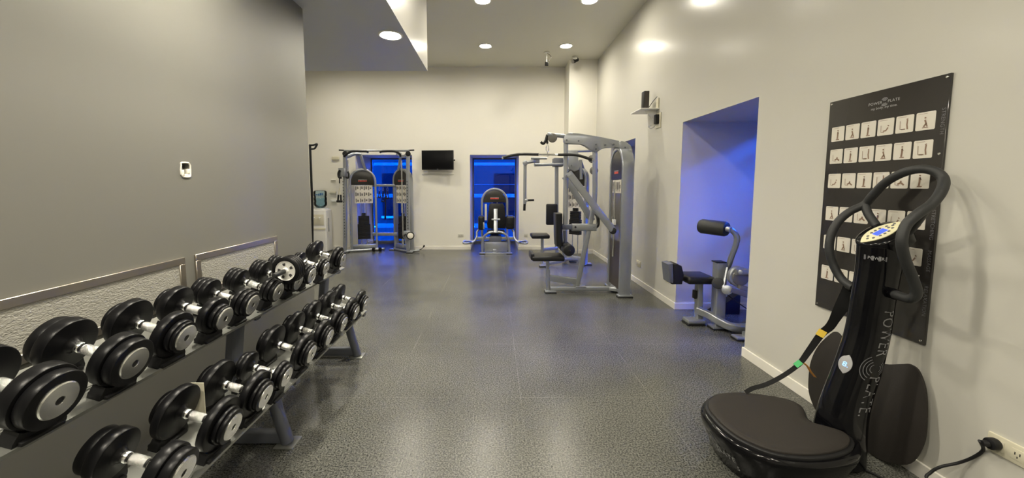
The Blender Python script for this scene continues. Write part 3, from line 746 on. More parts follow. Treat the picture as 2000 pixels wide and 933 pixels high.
MB().tube([Q(1024.6, 398, 6.6), Q(1024, 411, 6.6)], .022, 12).build('hand_grip', 'vinyl', r2)
MB().tube([Q(1027, 391, 6.6), Q(1043, 390.5, 6.6)], .018, 12).build('hand_grip', 'vinyl', r2)
MB().cbox(Q(1048, 313, 6.65), (.10, .05, .10), bev=.01).cyl(Q(1026, 318, 6.55), Q(1026, 318, 6.65), .045, 18, .006).cyl(Q(1028, 391, 6.56), Q(1028, 391, 6.64), .03, 16, .004).build('pivot_block', 'silver', r2)
MB().box(Q(1080, 0).x, Q(1098, 0).x, 6.85, 7.08, Q(0, 325).z, Q(0, 308).z, .012).build('pivot_head', 'slate', r2)
MB().tube(catmull([Q(1098, 316, 7.2), Q(1112, 312, 7.55), Q(1114, 316, 7.6), Q(1114, 330, 7.6), Q(1114, 390, 7.6)], 5), .027, 14).build('swing_arm', 'silver', r2)
MB().tube([Q(1114, 390, 7.6), Q(1114, 402, 7.6)], .022, 12).build('hand_grip', 'vinyl', r2)
MB().rtube([Q(1090, 316, 7.0), Q(1098, 316, 7.2)], .06, .06).build('pivot_arm', 'silver', r2)
MB().tube([Q(1108, 296, 6.72), Q(1160, 294, 6.95)], .022, 12).build('top_rod', 'silver', r2)
for (u, v, y) in ((1157, 310, 6.95), (1160, 333, 6.95)): MB().cyl(Q(u, v, y - .02), Q(u, v, y + .02), .075, 28, .008).build('pulley', 'smoke', r2)
MB().rtube([Q(1134, 312, 6.85), Q(1135, 350, 6.85)], .05, .05, up=Vector((1, 0, 0))).build('upper_strut', 'silver', r2)
MB().tube([Q(1134, 312, 6.85), Q(1140, 330, 7.0)], .02, 12).build('strut_brace', 'silver', r2)

# ---------------------------------------------------------------- inner/outer thigh machine before the middle window
Y3 = 8.05
r3 = thing('thigh_machine', 'silver thigh machine with front hoop and black leg pads before the middle blue window', 'gym machine', (0.01, Y3, 0))
S = lambda u, v, y=Y3: at(u, v, y)
cx3 = S(966, 0, 8.5).x
tower(r3, cx3, 8.50, 0, .555, 1.375, depth=.10, cap_h=.30, stack=(.2, .5), placard=False)
MB().box(S(947, 0, 8.42).x, S(951, 0, 8.42).x, 8.41, 8.42, S(0, 430, 8.42).z, S(0, 398, 8.42).z).build('placard', 'paper', r3)
hoop = catmull([S(942.5, 496), S(943, 480), S(944, 466), S(949, 458), S(957, 453.5), S(968, 452.5), S(979, 453.5), S(988, 458), S(993, 466), S(994.5, 480), S(995, 496)], 4)
MB().tube(hoop, .026, 14).build('front_hoop', 'silver', r3)
MB().box(S(943.5, 0).x, S(993.5, 0).x, Y3 - .02, Y3 + .02, S(0, 497).z, S(0, 493).z, .008).build('bottom_bar', 'silver', r3)
MB().box(S(946, 0).x, S(991, 0).x, Y3 + .02, Y3 + .035, S(0, 492).z, S(0, 473).z, .004).build('kick_plate', 'silver', r3)
foot(r3, S(942, 0).x, Y3, .12, .08); foot(r3, S(995, 0).x, Y3, .12, .08)
MB().rtube([S(968, 454, Y3 - .02), S(968, 408, Y3 + .12)], .085, .05, up=Vector((0, -1, 0))).build('front_mast', 'silver', r3)
MB().cyl(S(960, 428.5, Y3 + .03), S(977, 428.5, Y3 + .03), .02, 14, .008).build('mast_peg', 'silver', r3)
bpd = [S(u, v, 8.33) for u, v in ((957, 397), (982, 397), (985, 402), (986, 420), (990, 437), (987, 446), (953, 446), (951, 437), (955, 420), (955, 402))]
b = MB(); b.prism([(q.x, q.z) for q in bpd], (0, 8.29, 0), (1, 0, 0), (0, 0, 1), (0, .09, 0), .02); b.build('back_pad', 'vinyl', r3)
z_ = S(0, 453, 8.2).z
MB().box(S(951, 0, 8.2).x, S(986, 0, 8.2).x, 8.1, 8.4, z_ - .04, z_ + .04, .028, 3).build('seat', 'vinyl', r3)
MB().box(S(956, 0, 8.2).x, S(979, 0, 8.2).x, 8.08, 8.4, S(0, 478, 8.2).z, S(0, 460, 8.2).z, .01).build('cam_box', 'slate', r3)
MB().rtube([S(930, 465, 8.15), S(1006, 465, 8.15)], .06, .07).build('cross_beam', 'silver', r3)
MB().box(-.03, .05, Y3, 8.5, .03, .10, .01).build('spine_tube', 'silver', r3)
for sgn, u0, pad in ((-1, 932, ((934, 946), (421, 449))), (1, 1003, ((988, 1005), (421, 447)))):
    ux = lambda d: 967.5 + sgn * d
    arm = catmull([S(ux(36), 464, 8.12), S(ux(35.5), 455, 8.1), S(ux(35), 450, 8.1)], 4)
    MB().tube(catmull([S(ux(33), 449, 8.12), S(ux(36), 453, 8.08), S(ux(36.5), 462, 8.05), S(ux(41), 470, 8.0), S(ux(48), 474, 7.95), S(ux(61), 475, 7.9), S(ux(62), 472, 8.0), S(ux(58), 470.5, 8.12), S(ux(42), 470.5, 8.12)], 5), .020, 12).build('foot_arm', 'silver', r3)
    MB().box(min(S(ux(45), 0).x, S(ux(60), 0).x), max(S(ux(45), 0).x, S(ux(60), 0).x), 7.92, 8.12, S(0, 472).z - .006, S(0, 472).z + .012, .005).build('foot_rest', 'matte_black', r3)
    (ua, ub), (va, vb) = pad
    pb = MB(); xa, xb_ = S(ua, 0, 8.05).x, S(ub, 0, 8.05).x
    pb.box(xa, xb_, 7.97, 8.2, S(0, vb, 8.05).z, S(0, va, 8.05).z, .045 if xb_ - xa > .11 else .035, 3); pb.build('thigh_pad', 'vinyl', r3)
MB().box(S(943.5, 0, 7.96).x, S(946.5, 0, 7.96).x, 7.96, 7.97, S(0, 447, 7.96).z, S(0, 434, 7.96).z, .002).build('pad_hinge', 'silver', r3)

# ---------------------------------------------------------------- dual cable trainer before the left window
r4 = thing('functional_trainer', 'silver dual cable trainer with pull-up bar before the left blue window', 'gym machine', (-2.5, 8.4, 0))
T_ = lambda u, v, y=8.35: at(u, v, y)
tower(r4, -2.90, 8.52, .30, .53, 1.80, depth=.12, stack=(.26, .78), stack_w=.27)
tower(r4, -2.02, 8.52, -.62, .50, 1.80, depth=.12, stack=(.26, .78), stack_w=.27)
for sgn, uc, yc in ((-1, 674, 8.22), (1, 797, 8.2)):
    col = MB().rtube([T_(uc, 488, yc), T_(uc, 297, yc)], .075, .075, up=Vector((1, 0, 0))).build('column', 'silver', r4)
    hs = MB()
    z = .35
    while z < 1.55:
        hs.cyl((T_(uc, 0, yc).x + .012, yc - .0375, z), (T_(uc, 0, yc).x + .012, yc - .041, z), .010, 8); z += .062
    hs.build('perforation', 'matte_black', col)
    xx = T_(uc + sgn * -10, 0, yc).x
    MB().cyl((xx, yc + .02, .12), (xx, yc + .02, 1.98), .014, 12).build('guide_rod', 'chrome', r4)
    tx = -2.90 if sgn < 0 else -2.02
    MB().rtube(catmull([T_(uc, 300, yc), (T_(uc, 0, yc).x - sgn * .08, 8.28, 2.06), (T_(uc, 0, yc).x - sgn * .22, 8.35, 2.13), (tx - sgn * .0, 8.42, 2.13)], 5), .07, .06).build('top_arm', 'silver', r4)
    MB().rtube([(tx + .0 * sgn, 8.42, 2.13), (tx - sgn * .08, 8.5, 1.78)], .07, .05, up=Vector((1, 0, 0))).build('tower_brace', 'silver', r4)
    MB().cyl(T_(uc, 300, yc - .06), T_(uc, 300, yc - .02), .055, 24, .008).build('pulley', 'matte_black', r4)
    MB().tube([T_(uc + sgn * 12, 293, yc), T_(uc, 293.5, yc)], .016, 10).build('bar_tip', 'vinyl', r4)
# crossbars
MB().tube([T_(672, 294, 8.2), T_(800, 294, 8.2)], .02, 14).build('pull_up_bar', 'silver', r4)
MB().tube(catmull([T_(672, 305, 8.15), T_(680, 299, 8.1), T_(690, 295.5, 8.05), T_(714, 295.5, 8.05), T_(718, 297, 8.15)], 5), .024, 12).build('pull_up_grip', 'vinyl', r4)
MB().tube(catmull([T_(743, 297, 8.15), T_(747, 295.5, 8.05), T_(770, 295.5, 8.05), T_(780, 300, 8.1), T_(782, 305, 8.15)], 5), .024, 12).build('pull_up_grip', 'vinyl', r4)
MB().rtube([T_(722, 362, 8.62), T_(776, 362, 8.62)], .05, .055).build('accessory_rail', 'silver', r4)
MB().rtube([T_(728, 457, 8.62), T_(776, 457, 8.62)], .05, .075).build('lower_crossbar', 'silver', r4)
MB().tube(catmull([(-3.22, 8.22, .04), (-3.0, 8.32, .035), (-2.62, 8.5, .035), (-2.46, 8.53, .035)], 5), .026, 12).build('base_tube', 'silver', r4)
MB().tube(catmull([(-2.25, 8.55, .035), (-2.1, 8.4, .035), (-1.85, 8.24, .035), (-1.62, 8.25, .05)], 5), .026, 12).build('base_tube', 'silver', r4)
foot(r4, -3.2, 8.22, .12, .1); foot(r4, -1.82, 8.2, .14, .1); foot(r4, -2.60, 8.55, .1, .08); foot(r4, -2.3, 8.55, .1, .08)
# carriages
MB().box(T_(668, 0, 8.2).x, T_(682, 0, 8.2).x, 8.12, 8.2, T_(0, 345, 8.2).z, T_(0, 328, 8.2).z, .012).build('carriage', 'silver', r4)
MB().tube(catmull([T_(664, 332, 8.1), T_(661, 338, 8.1), T_(662, 346, 8.1), T_(667, 347, 8.1)], 5), .022, 12).tube(catmull([T_(676, 346, 8.1), T_(680, 347, 8.1), T_(681, 340, 8.1), T_(679, 335, 8.1)], 5), .020, 12).build('carriage_handle', 'vinyl', r4)
MB().box(T_(790, 0, 8.2).x, T_(803, 0, 8.2).x, 8.1, 8.18, T_(0, 467, 8.2).z, T_(0, 450, 8.2).z, .012).build('carriage', 'silver', r4)
MB().cyl(T_(801.5, 460, 8.08), T_(801.5, 460, 8.14), .085, 28, .01).build('swivel_pulley', 'matte_black', r4)
MB().cyl(T_(801.5, 460, 8.06), T_(801.5, 460, 8.08), .062, 24, .004).build('pulley_cover', 'paper', r4)
MB().tube(catmull([T_(792, 457, 8.1), T_(787, 462, 8.05), T_(789, 466, 8.03)], 4), .018, 10).build('carriage_handle', 'vinyl', r4)
# handle strap hanging from left carriage (a thing of its own)
hs = thing('stirrup_handle', 'black stirrup handle hanging on its strap at the left trainer column', 'cable handle', T_(663, 372, 8.08))
MB().tube([T_(663, 348, 8.08), T_(663, 358, 8.08)], .012, 10).build('swivel', 'matte_black', hs)
MB().tube([T_(663, 358, 8.08), T_(663, 366, 8.08)], .005, 8).build('link', 'chrome', hs)
MB().tube([T_(663, 366, 8.08), T_(661, 380, 8.08)], .008, 8).tube([T_(663, 366, 8.08), T_(665.5, 380, 8.08)], .008, 8).build('cord', 'cream', hs)
MB().rtube([T_(661, 380, 8.08), T_(660, 392, 8.08)], .03, .03).rtube([T_(665.5, 380, 8.08), T_(666, 392, 8.08)], .03, .03).cyl(T_(657.5, 393, 8.08), T_(668.5, 393, 8.08), .024, 14, .006).build('grip', 'vinyl', hs)
# accessories on the rail
for u, h_, lab in ((741, 22, 'small black cable handle hanging leftmost on the trainer rail'), (748, 30, 'black cable handle hanging in the middle of the trainer rail'), (757, 24, 'black ankle strap hanging rightmost on the trainer rail')):
    a = thing('cable_attachment', lab, 'cable attachment', T_(u, 366, 8.56), group='attachments on the trainer rail')
    MB().tube([T_(u, 363, 8.57), T_(u - 1.5, 370, 8.57), T_(u, 374, 8.57), T_(u + 1.5, 370, 8.57)], .006, 8, closed=True).build('snap_hook', 'chrome', a)
    MB().rtube([T_(u, 373, 8.57), T_(u - 2.5, 363 + h_, 8.57)], .03, .012).rtube([T_(u, 373, 8.57), T_(u + 2.5, 363 + h_, 8.57)], .03, .012).cyl(T_(u - 3, 363 + h_, 8.57), T_(u + 3, 363 + h_, 8.57), .017, 12, .004).build('strap', 'vinyl', a)
a = thing('triceps_rope', 'long dark rope attachment hanging low from the trainer rail', 'cable attachment', T_(752, 366, 8.56))
MB().tube(catmull([T_(752, 366, 8.56), T_(753, 395, 8.56), T_(752.5, 424, 8.56)], 5), .013, 10).build('rope', 'matte_black', a)
MB().tube([T_(752.5, 420, 8.56), T_(752.5, 428, 8.56)], .02, 12).build('rope_end', 'rubber', a)
# pair of dumbbell-like adjuster feet beside the left tower
a = thing('hex_dumbbell', 'small black dumbbell lying on the floor between the two trainer towers', 'dumbbell', at(740, 485, 8.5))
zz = .045; xx = at(740, 485, 8.5).x
MB().lathe([(0, 0), (.04, 0), (.046, .01), (.046, .05), (.04, .06), (0, .06)], (xx - .10, 8.36, zz + .003), (1, 0, 0), 6).build('weight_head', 'rubber', a)
MB().lathe([(0, 0), (.04, 0), (.046, .01), (.046, .05), (.04, .06), (0, .06)], (xx + .04, 8.36, zz + .003), (1, 0, 0), 6).build('weight_head', 'rubber', a)
MB().cyl((xx - .05, 8.36, zz + .003), (xx + .05, 8.36, zz + .003), .013, 12).build('bar', 'chrome', a)
a = tag(MB().tube(catmull([at(805, 489, 8.4), at(815, 488, 8.38), at(823, 486, 8.4), at(828, 481, 8.4)], 5), .007, 8).cyl(at(827, 482, 8.39), at(829, 479, 8.39), .018, 10).build('loose_cable', 'matte_black'), 'short loose dark cable end curling up beside the right trainer foot', 'cable')

# ---------------------------------------------------------------- water cooler and bottle
xw = -3.78
t = thing('water_cooler', 'white water cooler standing against the end wall behind the left wall edge', 'water cooler', (xw, 8.36, 0))
MB().box(xw - .17, xw + .17, 8.2, 8.52, .02, .93, .02, 3).build('cabinet', 'white', t)
MB().box(xw - .13, xw + .13, 8.192, 8.2, .60, .83, .006).build('tap_recess', 'cream', t)
MB().box(xw - .165, xw + .165, 8.19, 8.2, .50, .54, .004).build('drip_tray', 'cream', t)
for dx in (-.07, .05): MB().cyl((xw + dx, 8.20, .76), (xw + dx, 8.155, .76), .016, 14, .003).cyl((xw + dx, 8.165, .765), (xw + dx, 8.165, .725), .010, 10).build('tap', 'white', t)
MB().lathe([(.08, .0), (.15, .0), (.15, .022), (.11, .03), (.08, .03), (.08, 0)], (xw, 8.36, .93), n=32).build('collar', 'white', t)
MB().box(xw + .171, xw + .185, 8.3, 8.34, .45, .75, .004).build('side_strip', 'grey_print', t)
t = thing('water_bottle', 'blue plastic water bottle upturned on the white cooler', 'water bottle', (xw, 8.36, .962))
MB().lathe([(0, 0), (.05, 0), (.09, .02), (.125, .05), (.135, .08), (.135, .13), (.128, .14), (.128, .155), (.135, .165), (.135, .22), (.127, .235), (.127, .25), (.135, .265), (.135, .34), (.128, .365), (.10, .378), (0, .38)], (xw, 8.36, .965), n=36).build('bottle_body', 'bottle', t)
MB().lathe([(.09, .01), (.118, .05), (.128, .08), (.128, .13), (.122, .14), (.122, .155), (.128, .165), (.128, .21), (0, .21), (0, .01), (.09, .01)], (xw, 8.36, .965), n=36).build('water', 'bottle', t)
lb_ = MB()
for k, (a0, a1, z0, z1) in enumerate([(-2.0, -1.5, 1.245, 1.262), (-1.45, -1.25, 1.235, 1.275), (-1.2, -.95, 1.24, 1.29), (-.9, -.75, 1.24, 1.29), (-2.0, -1.0, 1.222, 1.228)]):
    n = 6; V = []
    for j in range(n + 1):
        a_ = a0 + (a1 - a0) * j / n; V.append([lb_.b.verts.new((xw + .1365 * math.cos(a_), 8.36 + .1365 * math.sin(a_), z)) for z in (z0, z1)])
    for j in range(n): lb_.b.faces.new((V[j][0], V[j + 1][0], V[j + 1][1], V[j][1]))
M['blueprint'] = mat('dark_blue_print', (0.03, 0.12, 0.30), .4)
lb_.build('printed_mark', 'blueprint', t)

# thin black upright beside the wall edge
t = thing('hook_stand', 'thin black upright pole with hooked black top peeping past the left wall edge', 'stand', (-2.17, 4.5, 0))
H_ = lambda u, v: at(u, v, 4.5)
MB().tube([(H_(609, 0).x - .02, 4.5, .02), H_(610, 400), H_(605.5, 283)], .013, 12).build('pole', 'matte_black', t)
MB().tube(catmull([H_(604, 283), H_(612, 283), H_(619, 281), H_(617, 286), H_(614, 290), H_(607, 290.5)], 5), .011, 10).build('hook', 'matte_black', t)
MB().cyl((H_(609, 0).x - .02, 4.5, 0), (H_(609, 0).x - .02, 4.5, .02), .16, 28, .005).build('base_disc', 'matte_black', t)

# ---------------------------------------------------------------- television on the end wall
t = thing('television', 'black flat television on a bracket on the end wall', 'television', at(855, 312, 8.5))
a0, a1 = at(823, 294, 8.50), at(886, 331, 8.44)
cz = (at(0, 294, 8.5).z + at(0, 331, 8.5).z) / 2; cxx = (a0.x + a1.x) / 2; ww, hh2 = a1.x - a0.x, at(0, 293.5, 8.5).z - at(0, 331.5, 8.5).z
MB().cbox((cxx, 8.5, cz), (ww, .045, hh2), (0, 0, -.10), .006).build('casing', 'matte_black', t)
MB().cbox((cxx - .003, 8.476, cz + .006), (ww - .03, .003, hh2 - .04), (0, 0, -.10), .001).build('screen', 'screen', t)
MB().cbox((cxx, 8.58, cz), (.22, .12, .2), (0, 0, 0), .01).build('wall_bracket', 'matte_black', t)
MB().cyl((cxx + ww / 2 - .02, 8.49, cz), (cxx + ww / 2 + .03, 8.50, cz), .014, 10).build('bracket_knob', 'matte_black', t)
MB().cbox((cxx, 8.474, cz - hh2 / 2 + .014), (.03, .002, .006)).build('maker_mark', 'grey_print', t)
tag(MB().box(at(826, 0, 8.63).x, at(888, 0, 8.63).x, 8.628, YE - .0005, at(0, 341, 8.63).z, at(0, 339, 8.63).z, .002).build('cable_duct', 'wall'), 'slim wall-coloured cable duct just under the television', 'cable duct')

# outlets and small wall boxes
def outlet(x, y, z, w_, h_, face, lab, cat='outlet', m='cream', holes=2):
    """face: '-x' right wall, '-y' end wall"""
    t = thing('wall_outlet', lab, cat, (x, y, z))
    def B(mb, u0, u1, d0, d1, z0, z1, bev=0.0):
        return mb.box(x - d1, x - d0, y + u0, y + u1, z + z0, z + z1, bev) if face == '-x' else mb.box(x + u0, x + u1, y - d1, y - d0, z + z0, z + z1, bev)
    B(MB(), -w_ / 2, w_ / 2, 0.0003, .010, -h_ / 2, h_ / 2, .003).build('cover_plate', m, t)
    for k in range(holes):
        c = (k - (holes - 1) / 2) * w_ / holes * .9
        s_ = MB(); B(s_, c - w_ * .15, c + w_ * .15, .010, .012, -h_ * .28, h_ * .28, .001); so_ = s_.build('socket', m, t)
        q = MB(); B(q, c - .009, c - .006, .012, .0125, -.002, .010); B(q, c + .006, c + .009, .012, .0125, -.002, .010); B(q, c - .0015, c + .0015, .012, .0125, -.014, -.006); q.build('pin_slot', 'matte_black', so_)
    return t
outlet(XR, 1.495, .362, .135, .082, '-x', 'cream double outlet low on the right wall with a black plug in it')
outlet(XR, 5.57, .305, .16, .085, '-x', 'cream double outlet low on the right wall between the two niches')
outlet(XR, 4.64, .31, .10, .085, '-x', 'cream outlet beside the near niche, behind the niche machine pad', holes=1)
outlet(at(900, 459, YE).x, YE, at(900, 459, YE).z, .12, .07, '-y', 'pale double outlet low on the end wall below the television', m='wall')
outlet(at(1027, 459, YE).x, YE, at(1027, 459, YE).z, .08, .07, '-y', 'pale single outlet right of the middle window', m='wall', holes=1)
for u, v, w2, h2, lab in ((656, 309, .16, .07, 'small pale junction box highest beside the left trainer column'), (652, 351, .10, .012, 'tiny white strip on the wall beside the stirrup handle'),
                          (651, 376, .14, .05, 'small cream box on the wall left of the hanging stirrup handle'), (653, 392, .13, .04, 'small white plate lowest beside the stirrup handle')):
    p = at(u, v, YE)
    tag(MB().box(p.x - w2 / 2, p.x + w2 / 2, YE - .04, YE - .0005, p.z - h2 / 2, p.z + h2 / 2, .004).build('wall_switch_box', 'cream' if v in (376, 309) else 'white'), lab, 'wall box')

# shelf with speaker on the right wall
t = thing('wall_shelf', 'small white corner shelf high on the right wall', 'shelf', (XR - .1, 5.25, 2.43))
zsh = 2.445
MB().box(XR - .24, XR - .0005, 5.05, 5.42, zsh - .015, zsh, .002).build('shelf_board', 'white', t)
MB().prism([(0, 0), (-.16, 0), (0, -.16)], (XR - .0005, 5.13, zsh - .015), (1, 0, 0), (0, 0, 1), (0, .012, 0)).build('bracket', 'white', t)
t = thing('speaker', 'slim black upright speaker on the small wall shelf', 'speaker', (XR - .10, 5.22, zsh))
MB().box(XR - .145, XR - .075, 5.20, 5.30, zsh, zsh + .25, .006).build('cabinet', 'matte_black', t)
MB().box(XR - .140, XR - .080, 5.196, 5.20, zsh + .02, zsh + .235, .001).build('grille', 'mesh', t)
t = thing('network_adapter', 'pale box behind the speaker with a small black plug at its top', 'adapter', (XR - .03, 5.0, zsh))
MB().box(XR - .02, XR - .0005, 5.06, 5.12, zsh + .0, zsh + .13, .003).build('box_body', 'cream', t)
MB().tube(catmull([(XR - .075, 5.2, zsh + .04), (XR - .05, 5.14, zsh + .10), (XR - .02, 5.09, zsh + .15)], 5), .004, 8).build('lead', 'matte_black', t)
t = thing('power_adapter', 'black power adapter plugged in beneath the wall shelf', 'power adapter', (XR - .04, 5.1, 2.2))
MB().box(XR - .055, XR - .0005, 5.02, 5.09, 2.24, 2.36, .008).build('adapter_body', 'matte_black', t)
MB().box(XR - .012, XR - .0005, 4.98, 5.14, 2.19, 2.38, .002).build('socket_plate', 'cream', t)
MB().tube(catmull([(XR - .03, 5.05, 2.24), (XR - .05, 5.15, 2.20), (XR - .05, 5.24, 2.22), (XR - .04, 5.26, 2.24), (XR - .04, 5.2, 2.245)], 5), .004, 8).build('lead', 'grey_print', t)

# ceiling cameras
for x, y, tilt, lab in ((1.02, 7.7, 0, 'small camera hanging on a rod from the ceiling with a looping wire'), (1.62, 7.95, 1, 'small bullet camera mounted at the ceiling by the white column')):
    t = thing('security_camera', lab, 'security camera', (x, y, ZC))
    MB().cyl((x, y, ZC), (x, y, ZC - .014), .055, 20, .004).build('mount_plate', 'white', t)
    if not tilt:
        MB().cyl((x, y, ZC - .01), (x, y, ZC - .20), .011, 10).build('rod', 'white', t)
        MB().cbox((x, y - .02, ZC - .225), (.06, .10, .075), (.3, 0, 0), .01).build('camera_body', 'matte_black', t)
        MB().tube(catmull([(x + .01, y, ZC - .015), (x + .06, y, ZC - .05), (x + .09, y, ZC - .10), (x + .05, y, ZC - .15), (x + .04, y, ZC - .19), (x, y, ZC - .21)], 5), .006, 8).build('wire', 'print', t)
    else:
        MB().cyl((x - .01, y, ZC - .01), (x - .02, y - .02, ZC - .07), .014, 10).build('arm', 'white', t)
        MB().cyl((x + .05, y - .02, ZC - .06), (x - .05, y - .08, ZC - .12), .038, 18, .008).build('camera_body', 'matte_black', t)
        MB().cyl((x - .052, y - .081, ZC - .121), (x - .062, y - .087, ZC - .127), .036, 18, .004).build('lens_shroud', 'smoke', t)
        MB().cyl((x + .02, y - .05, ZC - .05), (x - .04, y - .08, ZC - .075), .03, 14, .006).build('sun_shield', 'white', t)

# ---------------------------------------------------------------- niche machine (seated, roller pad)
Y5 = 3.86
r5 = thing('ab_machine', 'silver seated machine with black roller pad inside the near blue niche', 'gym machine', (2.3, Y5, 0))
N_ = lambda u, v, y=Y5: at(u, v, y)
MB().cyl(N_(1367, 441, 3.96), N_(1421, 447.5, 3.72), .074, 32, .026).build('roller_pad', 'foam', r5)
MB().cyl(N_(1419, 447, 3.70), N_(1428, 448, 3.66), .026, 18, .004).build('roller_hub', 'silver', r5)
MB().tube(catmull([N_(1423, 448, 3.69), N_(1430, 450, 3.68), N_(1437, 458, 3.68), N_(1439.5, 468, 3.68), N_(1436, 482, 3.70), N_(1428, 503, 3.75), N_(1422, 520, 3.8), N_(1412, 522, 3.84)], 5), .026, 14).build('roller_arm', 'silver', r5)
MB().rtube([N_(1401, 650, 3.82), N_(1403, 590, 3.82), N_(1406.5, 512, 3.82)], .10, .10, up=Vector((1, 0, 0)), rr=.012).build('main_post', 'silver', r5)
MB().box(N_(1397, 0, 3.82).x - .0, N_(1416, 0, 3.82).x, 3.77, 3.87, N_(0, 512, 3.82).z, N_(0, 510.5, 3.82).z + .004, .002).build('post_cap', 'matte_black', r5)
pf = N_(1401, 652, 3.80); foot(r5, pf.x + .02, 3.80, .19, .12)
sz = N_(1360, 541, 3.95).z
MB().box(N_(1334, 0, 3.95).x, N_(1400, 0, 3.85).x, 3.80, 4.12, sz - .045, sz + .03, .03, 3).build('seat', 'vinyl', r5)
MB().prism([(0, 0), (.10, .0), (.115, .10), (.09, .19), (.04, .215), (0, .21)], (N_(1318, 0, 3.84).x, 3.84, N_(0, 553, 3.9).z), (1, 0, 0), (0, 0, 1), (0, .17, 0), .02).build('back_bolster', 'vinyl', r5)
bb = N_(1314, 552, 3.84)
MB().prism([(0, .0), (.045, -.01), (.03, .20), (-.025, .19)], (bb.x - .03, 3.845, bb.z), (1, 0, 0), (0, 0, 1), (0, .16, 0), .012).build('bolster_plate', 'slate', r5)
MB().rtube([N_(1364, 622, 3.95), N_(1365, 550, 3.95)], .075, .06, up=Vector((1, 0, 0))).build('seat_post', 'silver', r5)
MB().box(N_(1356, 0, 3.9).x + .03, N_(1356, 0, 3.9).x + .055, 3.9, 3.95, N_(0, 582, 3.93).z, N_(0, 566, 3.93).z, .004).build('adjust_lever', 'matte_black', r5)
f1 = N_(1350, 626, 3.98)
MB().box(f1.x - .09, f1.x + .09, 3.86, 4.0, .02, .06, .012).build('front_foot', 'silver', r5); MB().box(f1.x - .095, f1.x + .09, 3.855, 4.005, 0, .02, .008).build('front_foot_pad', 'matte_black', r5)
MB().rtube(catmull([N_(1360, 604, 3.92), N_(1385, 615, 3.84), N_(1405, 627, 3.74), N_(1430, 638, 3.66), N_(1465, 640, 3.66), (2.76, 3.7, N_(1465, 640, 3.66).z)], 6), .07, .075).build('curved_base_tube', 'silver', r5)
wc = N_(1443, 540, 3.66)
MB().cyl((wc.x, 3.64, wc.z), (wc.x, 3.70, wc.z), .098, 40, .010).build('cam_disc', 'silver', r5)
MB().cyl((wc.x, 3.62, wc.z), (wc.x, 3.64, wc.z), .080, 40, .008).build('cam_face', 'smoke', r5)
MB().cyl(N_(1420, 566, 3.62), N_(1420, 566, 3.68), .046, 28, .006).build('idler_disc', 'silver', r5)
MB().rtube([N_(1437, 531, 3.60), N_(1490, 529, 3.60)], .03, .055).cyl(N_(1446, 531, 3.575), N_(1446, 531, 3.6), .022, 16, .004).build('link_plate', 'silver', r5)
MB().rtube([N_(1425, 564, 3.62), N_(1448, 571, 3.62), N_(1475, 580, 3.62)], .05, .06).cbox(N_(1452, 563, 3.62), (.1, .05, .05), (0, .25, 0), .01).build('linkage', 'smoke', r5)
MB().rtube([N_(1421, 523, 3.78), N_(1413, 562, 3.70)], .02, .045).build('lever', 'silver', r5)
MB().cyl(N_(1402, 553, 3.72), N_(1402, 553, 3.80), .055, 24, .012).build('foam_stop', 'foam', r5)
MB().tube([N_(1416, 572, 3.64), N_(1440, 590, 3.66), N_(1466, 608, 3.7)], .005, 8).build('cable', 'matte_black', r5)
tower(r5, 2.80, 3.76, -PI / 2, .50, 1.36, depth=.13, cap_h=.3, stack=(.2, .6), kind='solid', placard=False)
foot(r5, 2.36, 3.52, .18, .1); MB().rtube([(2.36, 3.52, .05), (2.76, 3.56, .05)], .05, .05).build('base_fork', 'silver', r5)
tag(MB().prism([(0, 0), (.35, 0), (.35, .25)], (2.42, 4.22, 0), (1, 0, 0), (0, 0, 1), (0, .1, 0), .005).build('wedge_block', 'matte_black'), 'black wedge block on the floor behind the niche machine', 'wedge')

# ---------------------------------------------------------------- vibration plate machine
def smooth_outline(pts, k=6): return [(p.x, p.y) for p in catmull([(x, y, 0) for x, y in pts], k, closed=True)]
OUT = [(1.185, 1.93), (1.205, 2.05), (1.30, 2.155), (1.44, 2.195), (1.58, 2.17), (1.69, 2.12), (1.725, 2.06), (1.70, 1.99), (1.668, 1.93), (1.672, 1.88), (1.715, 1.845), (1.755, 1.80), (1.735, 1.745),
       (1.66, 1.685), (1.54, 1.645), (1.42, 1.635), (1.30, 1.665), (1.22, 1.75), (1.19, 1.84)]
OUT = [(1.75 + (x - 1.75) * 1.05, y) for x, y in OUT]
O_ = smooth_outline(OUT, 5)
ccx, ccy = 1.455, 1.91
def ring(k, z, add=0.0, base=O_):
    r = []
    for x, y in base:
        dx, dy = x - ccx, y - ccy; L_ = math.hypot(dx, dy) or 1
        r.append((ccx + dx * k + dx / L_ * add, ccy + dy * k + dy / L_ * add, z))
    return r
OB = [(1.185, 1.93), (1.205, 2.05), (1.30, 2.155), (1.44, 2.195), (1.58, 2.17), (1.685, 2.11), (1.705, 2.04), (1.685, 1.96), (1.70, 1.89), (1.76, 1.84), (1.775, 1.78),
      (1.68, 1.685), (1.54, 1.64), (1.42, 1.635), (1.30, 1.665), (1.22, 1.75), (1.19, 1.84)]
OB = [(1.75 + (x - 1.75) * 1.055, y) for x, y in OB]
OBs = smooth_outline(OB, 6)
pp = thing('vibration_plate', 'glossy black vibration plate machine with looped handlebars by the right wall', 'vibration plate', (1.6, 1.9, 0))
MB().loft([ring(1, 0.0, -.05, OBs), ring(1, .02, -.045, OBs), ring(1, .035, -.035, OBs), ring(1, .10, -.012, OBs), ring(1, .15, .010, OBs), ring(1, .180, .016, OBs), ring(1, .197, .012, OBs), ring(1, .205, .0, OBs), ring(1, .205, -.04, OBs)]).build('platform_base', 'gloss', pp, ang=60)
MB().loft([ring(1, .2, -.004), ring(1, .216, -.001), ring(1, .221, -.004), ring(1, .222, -.02)]).build('platform_rim', 'matte_black', pp, ang=60)
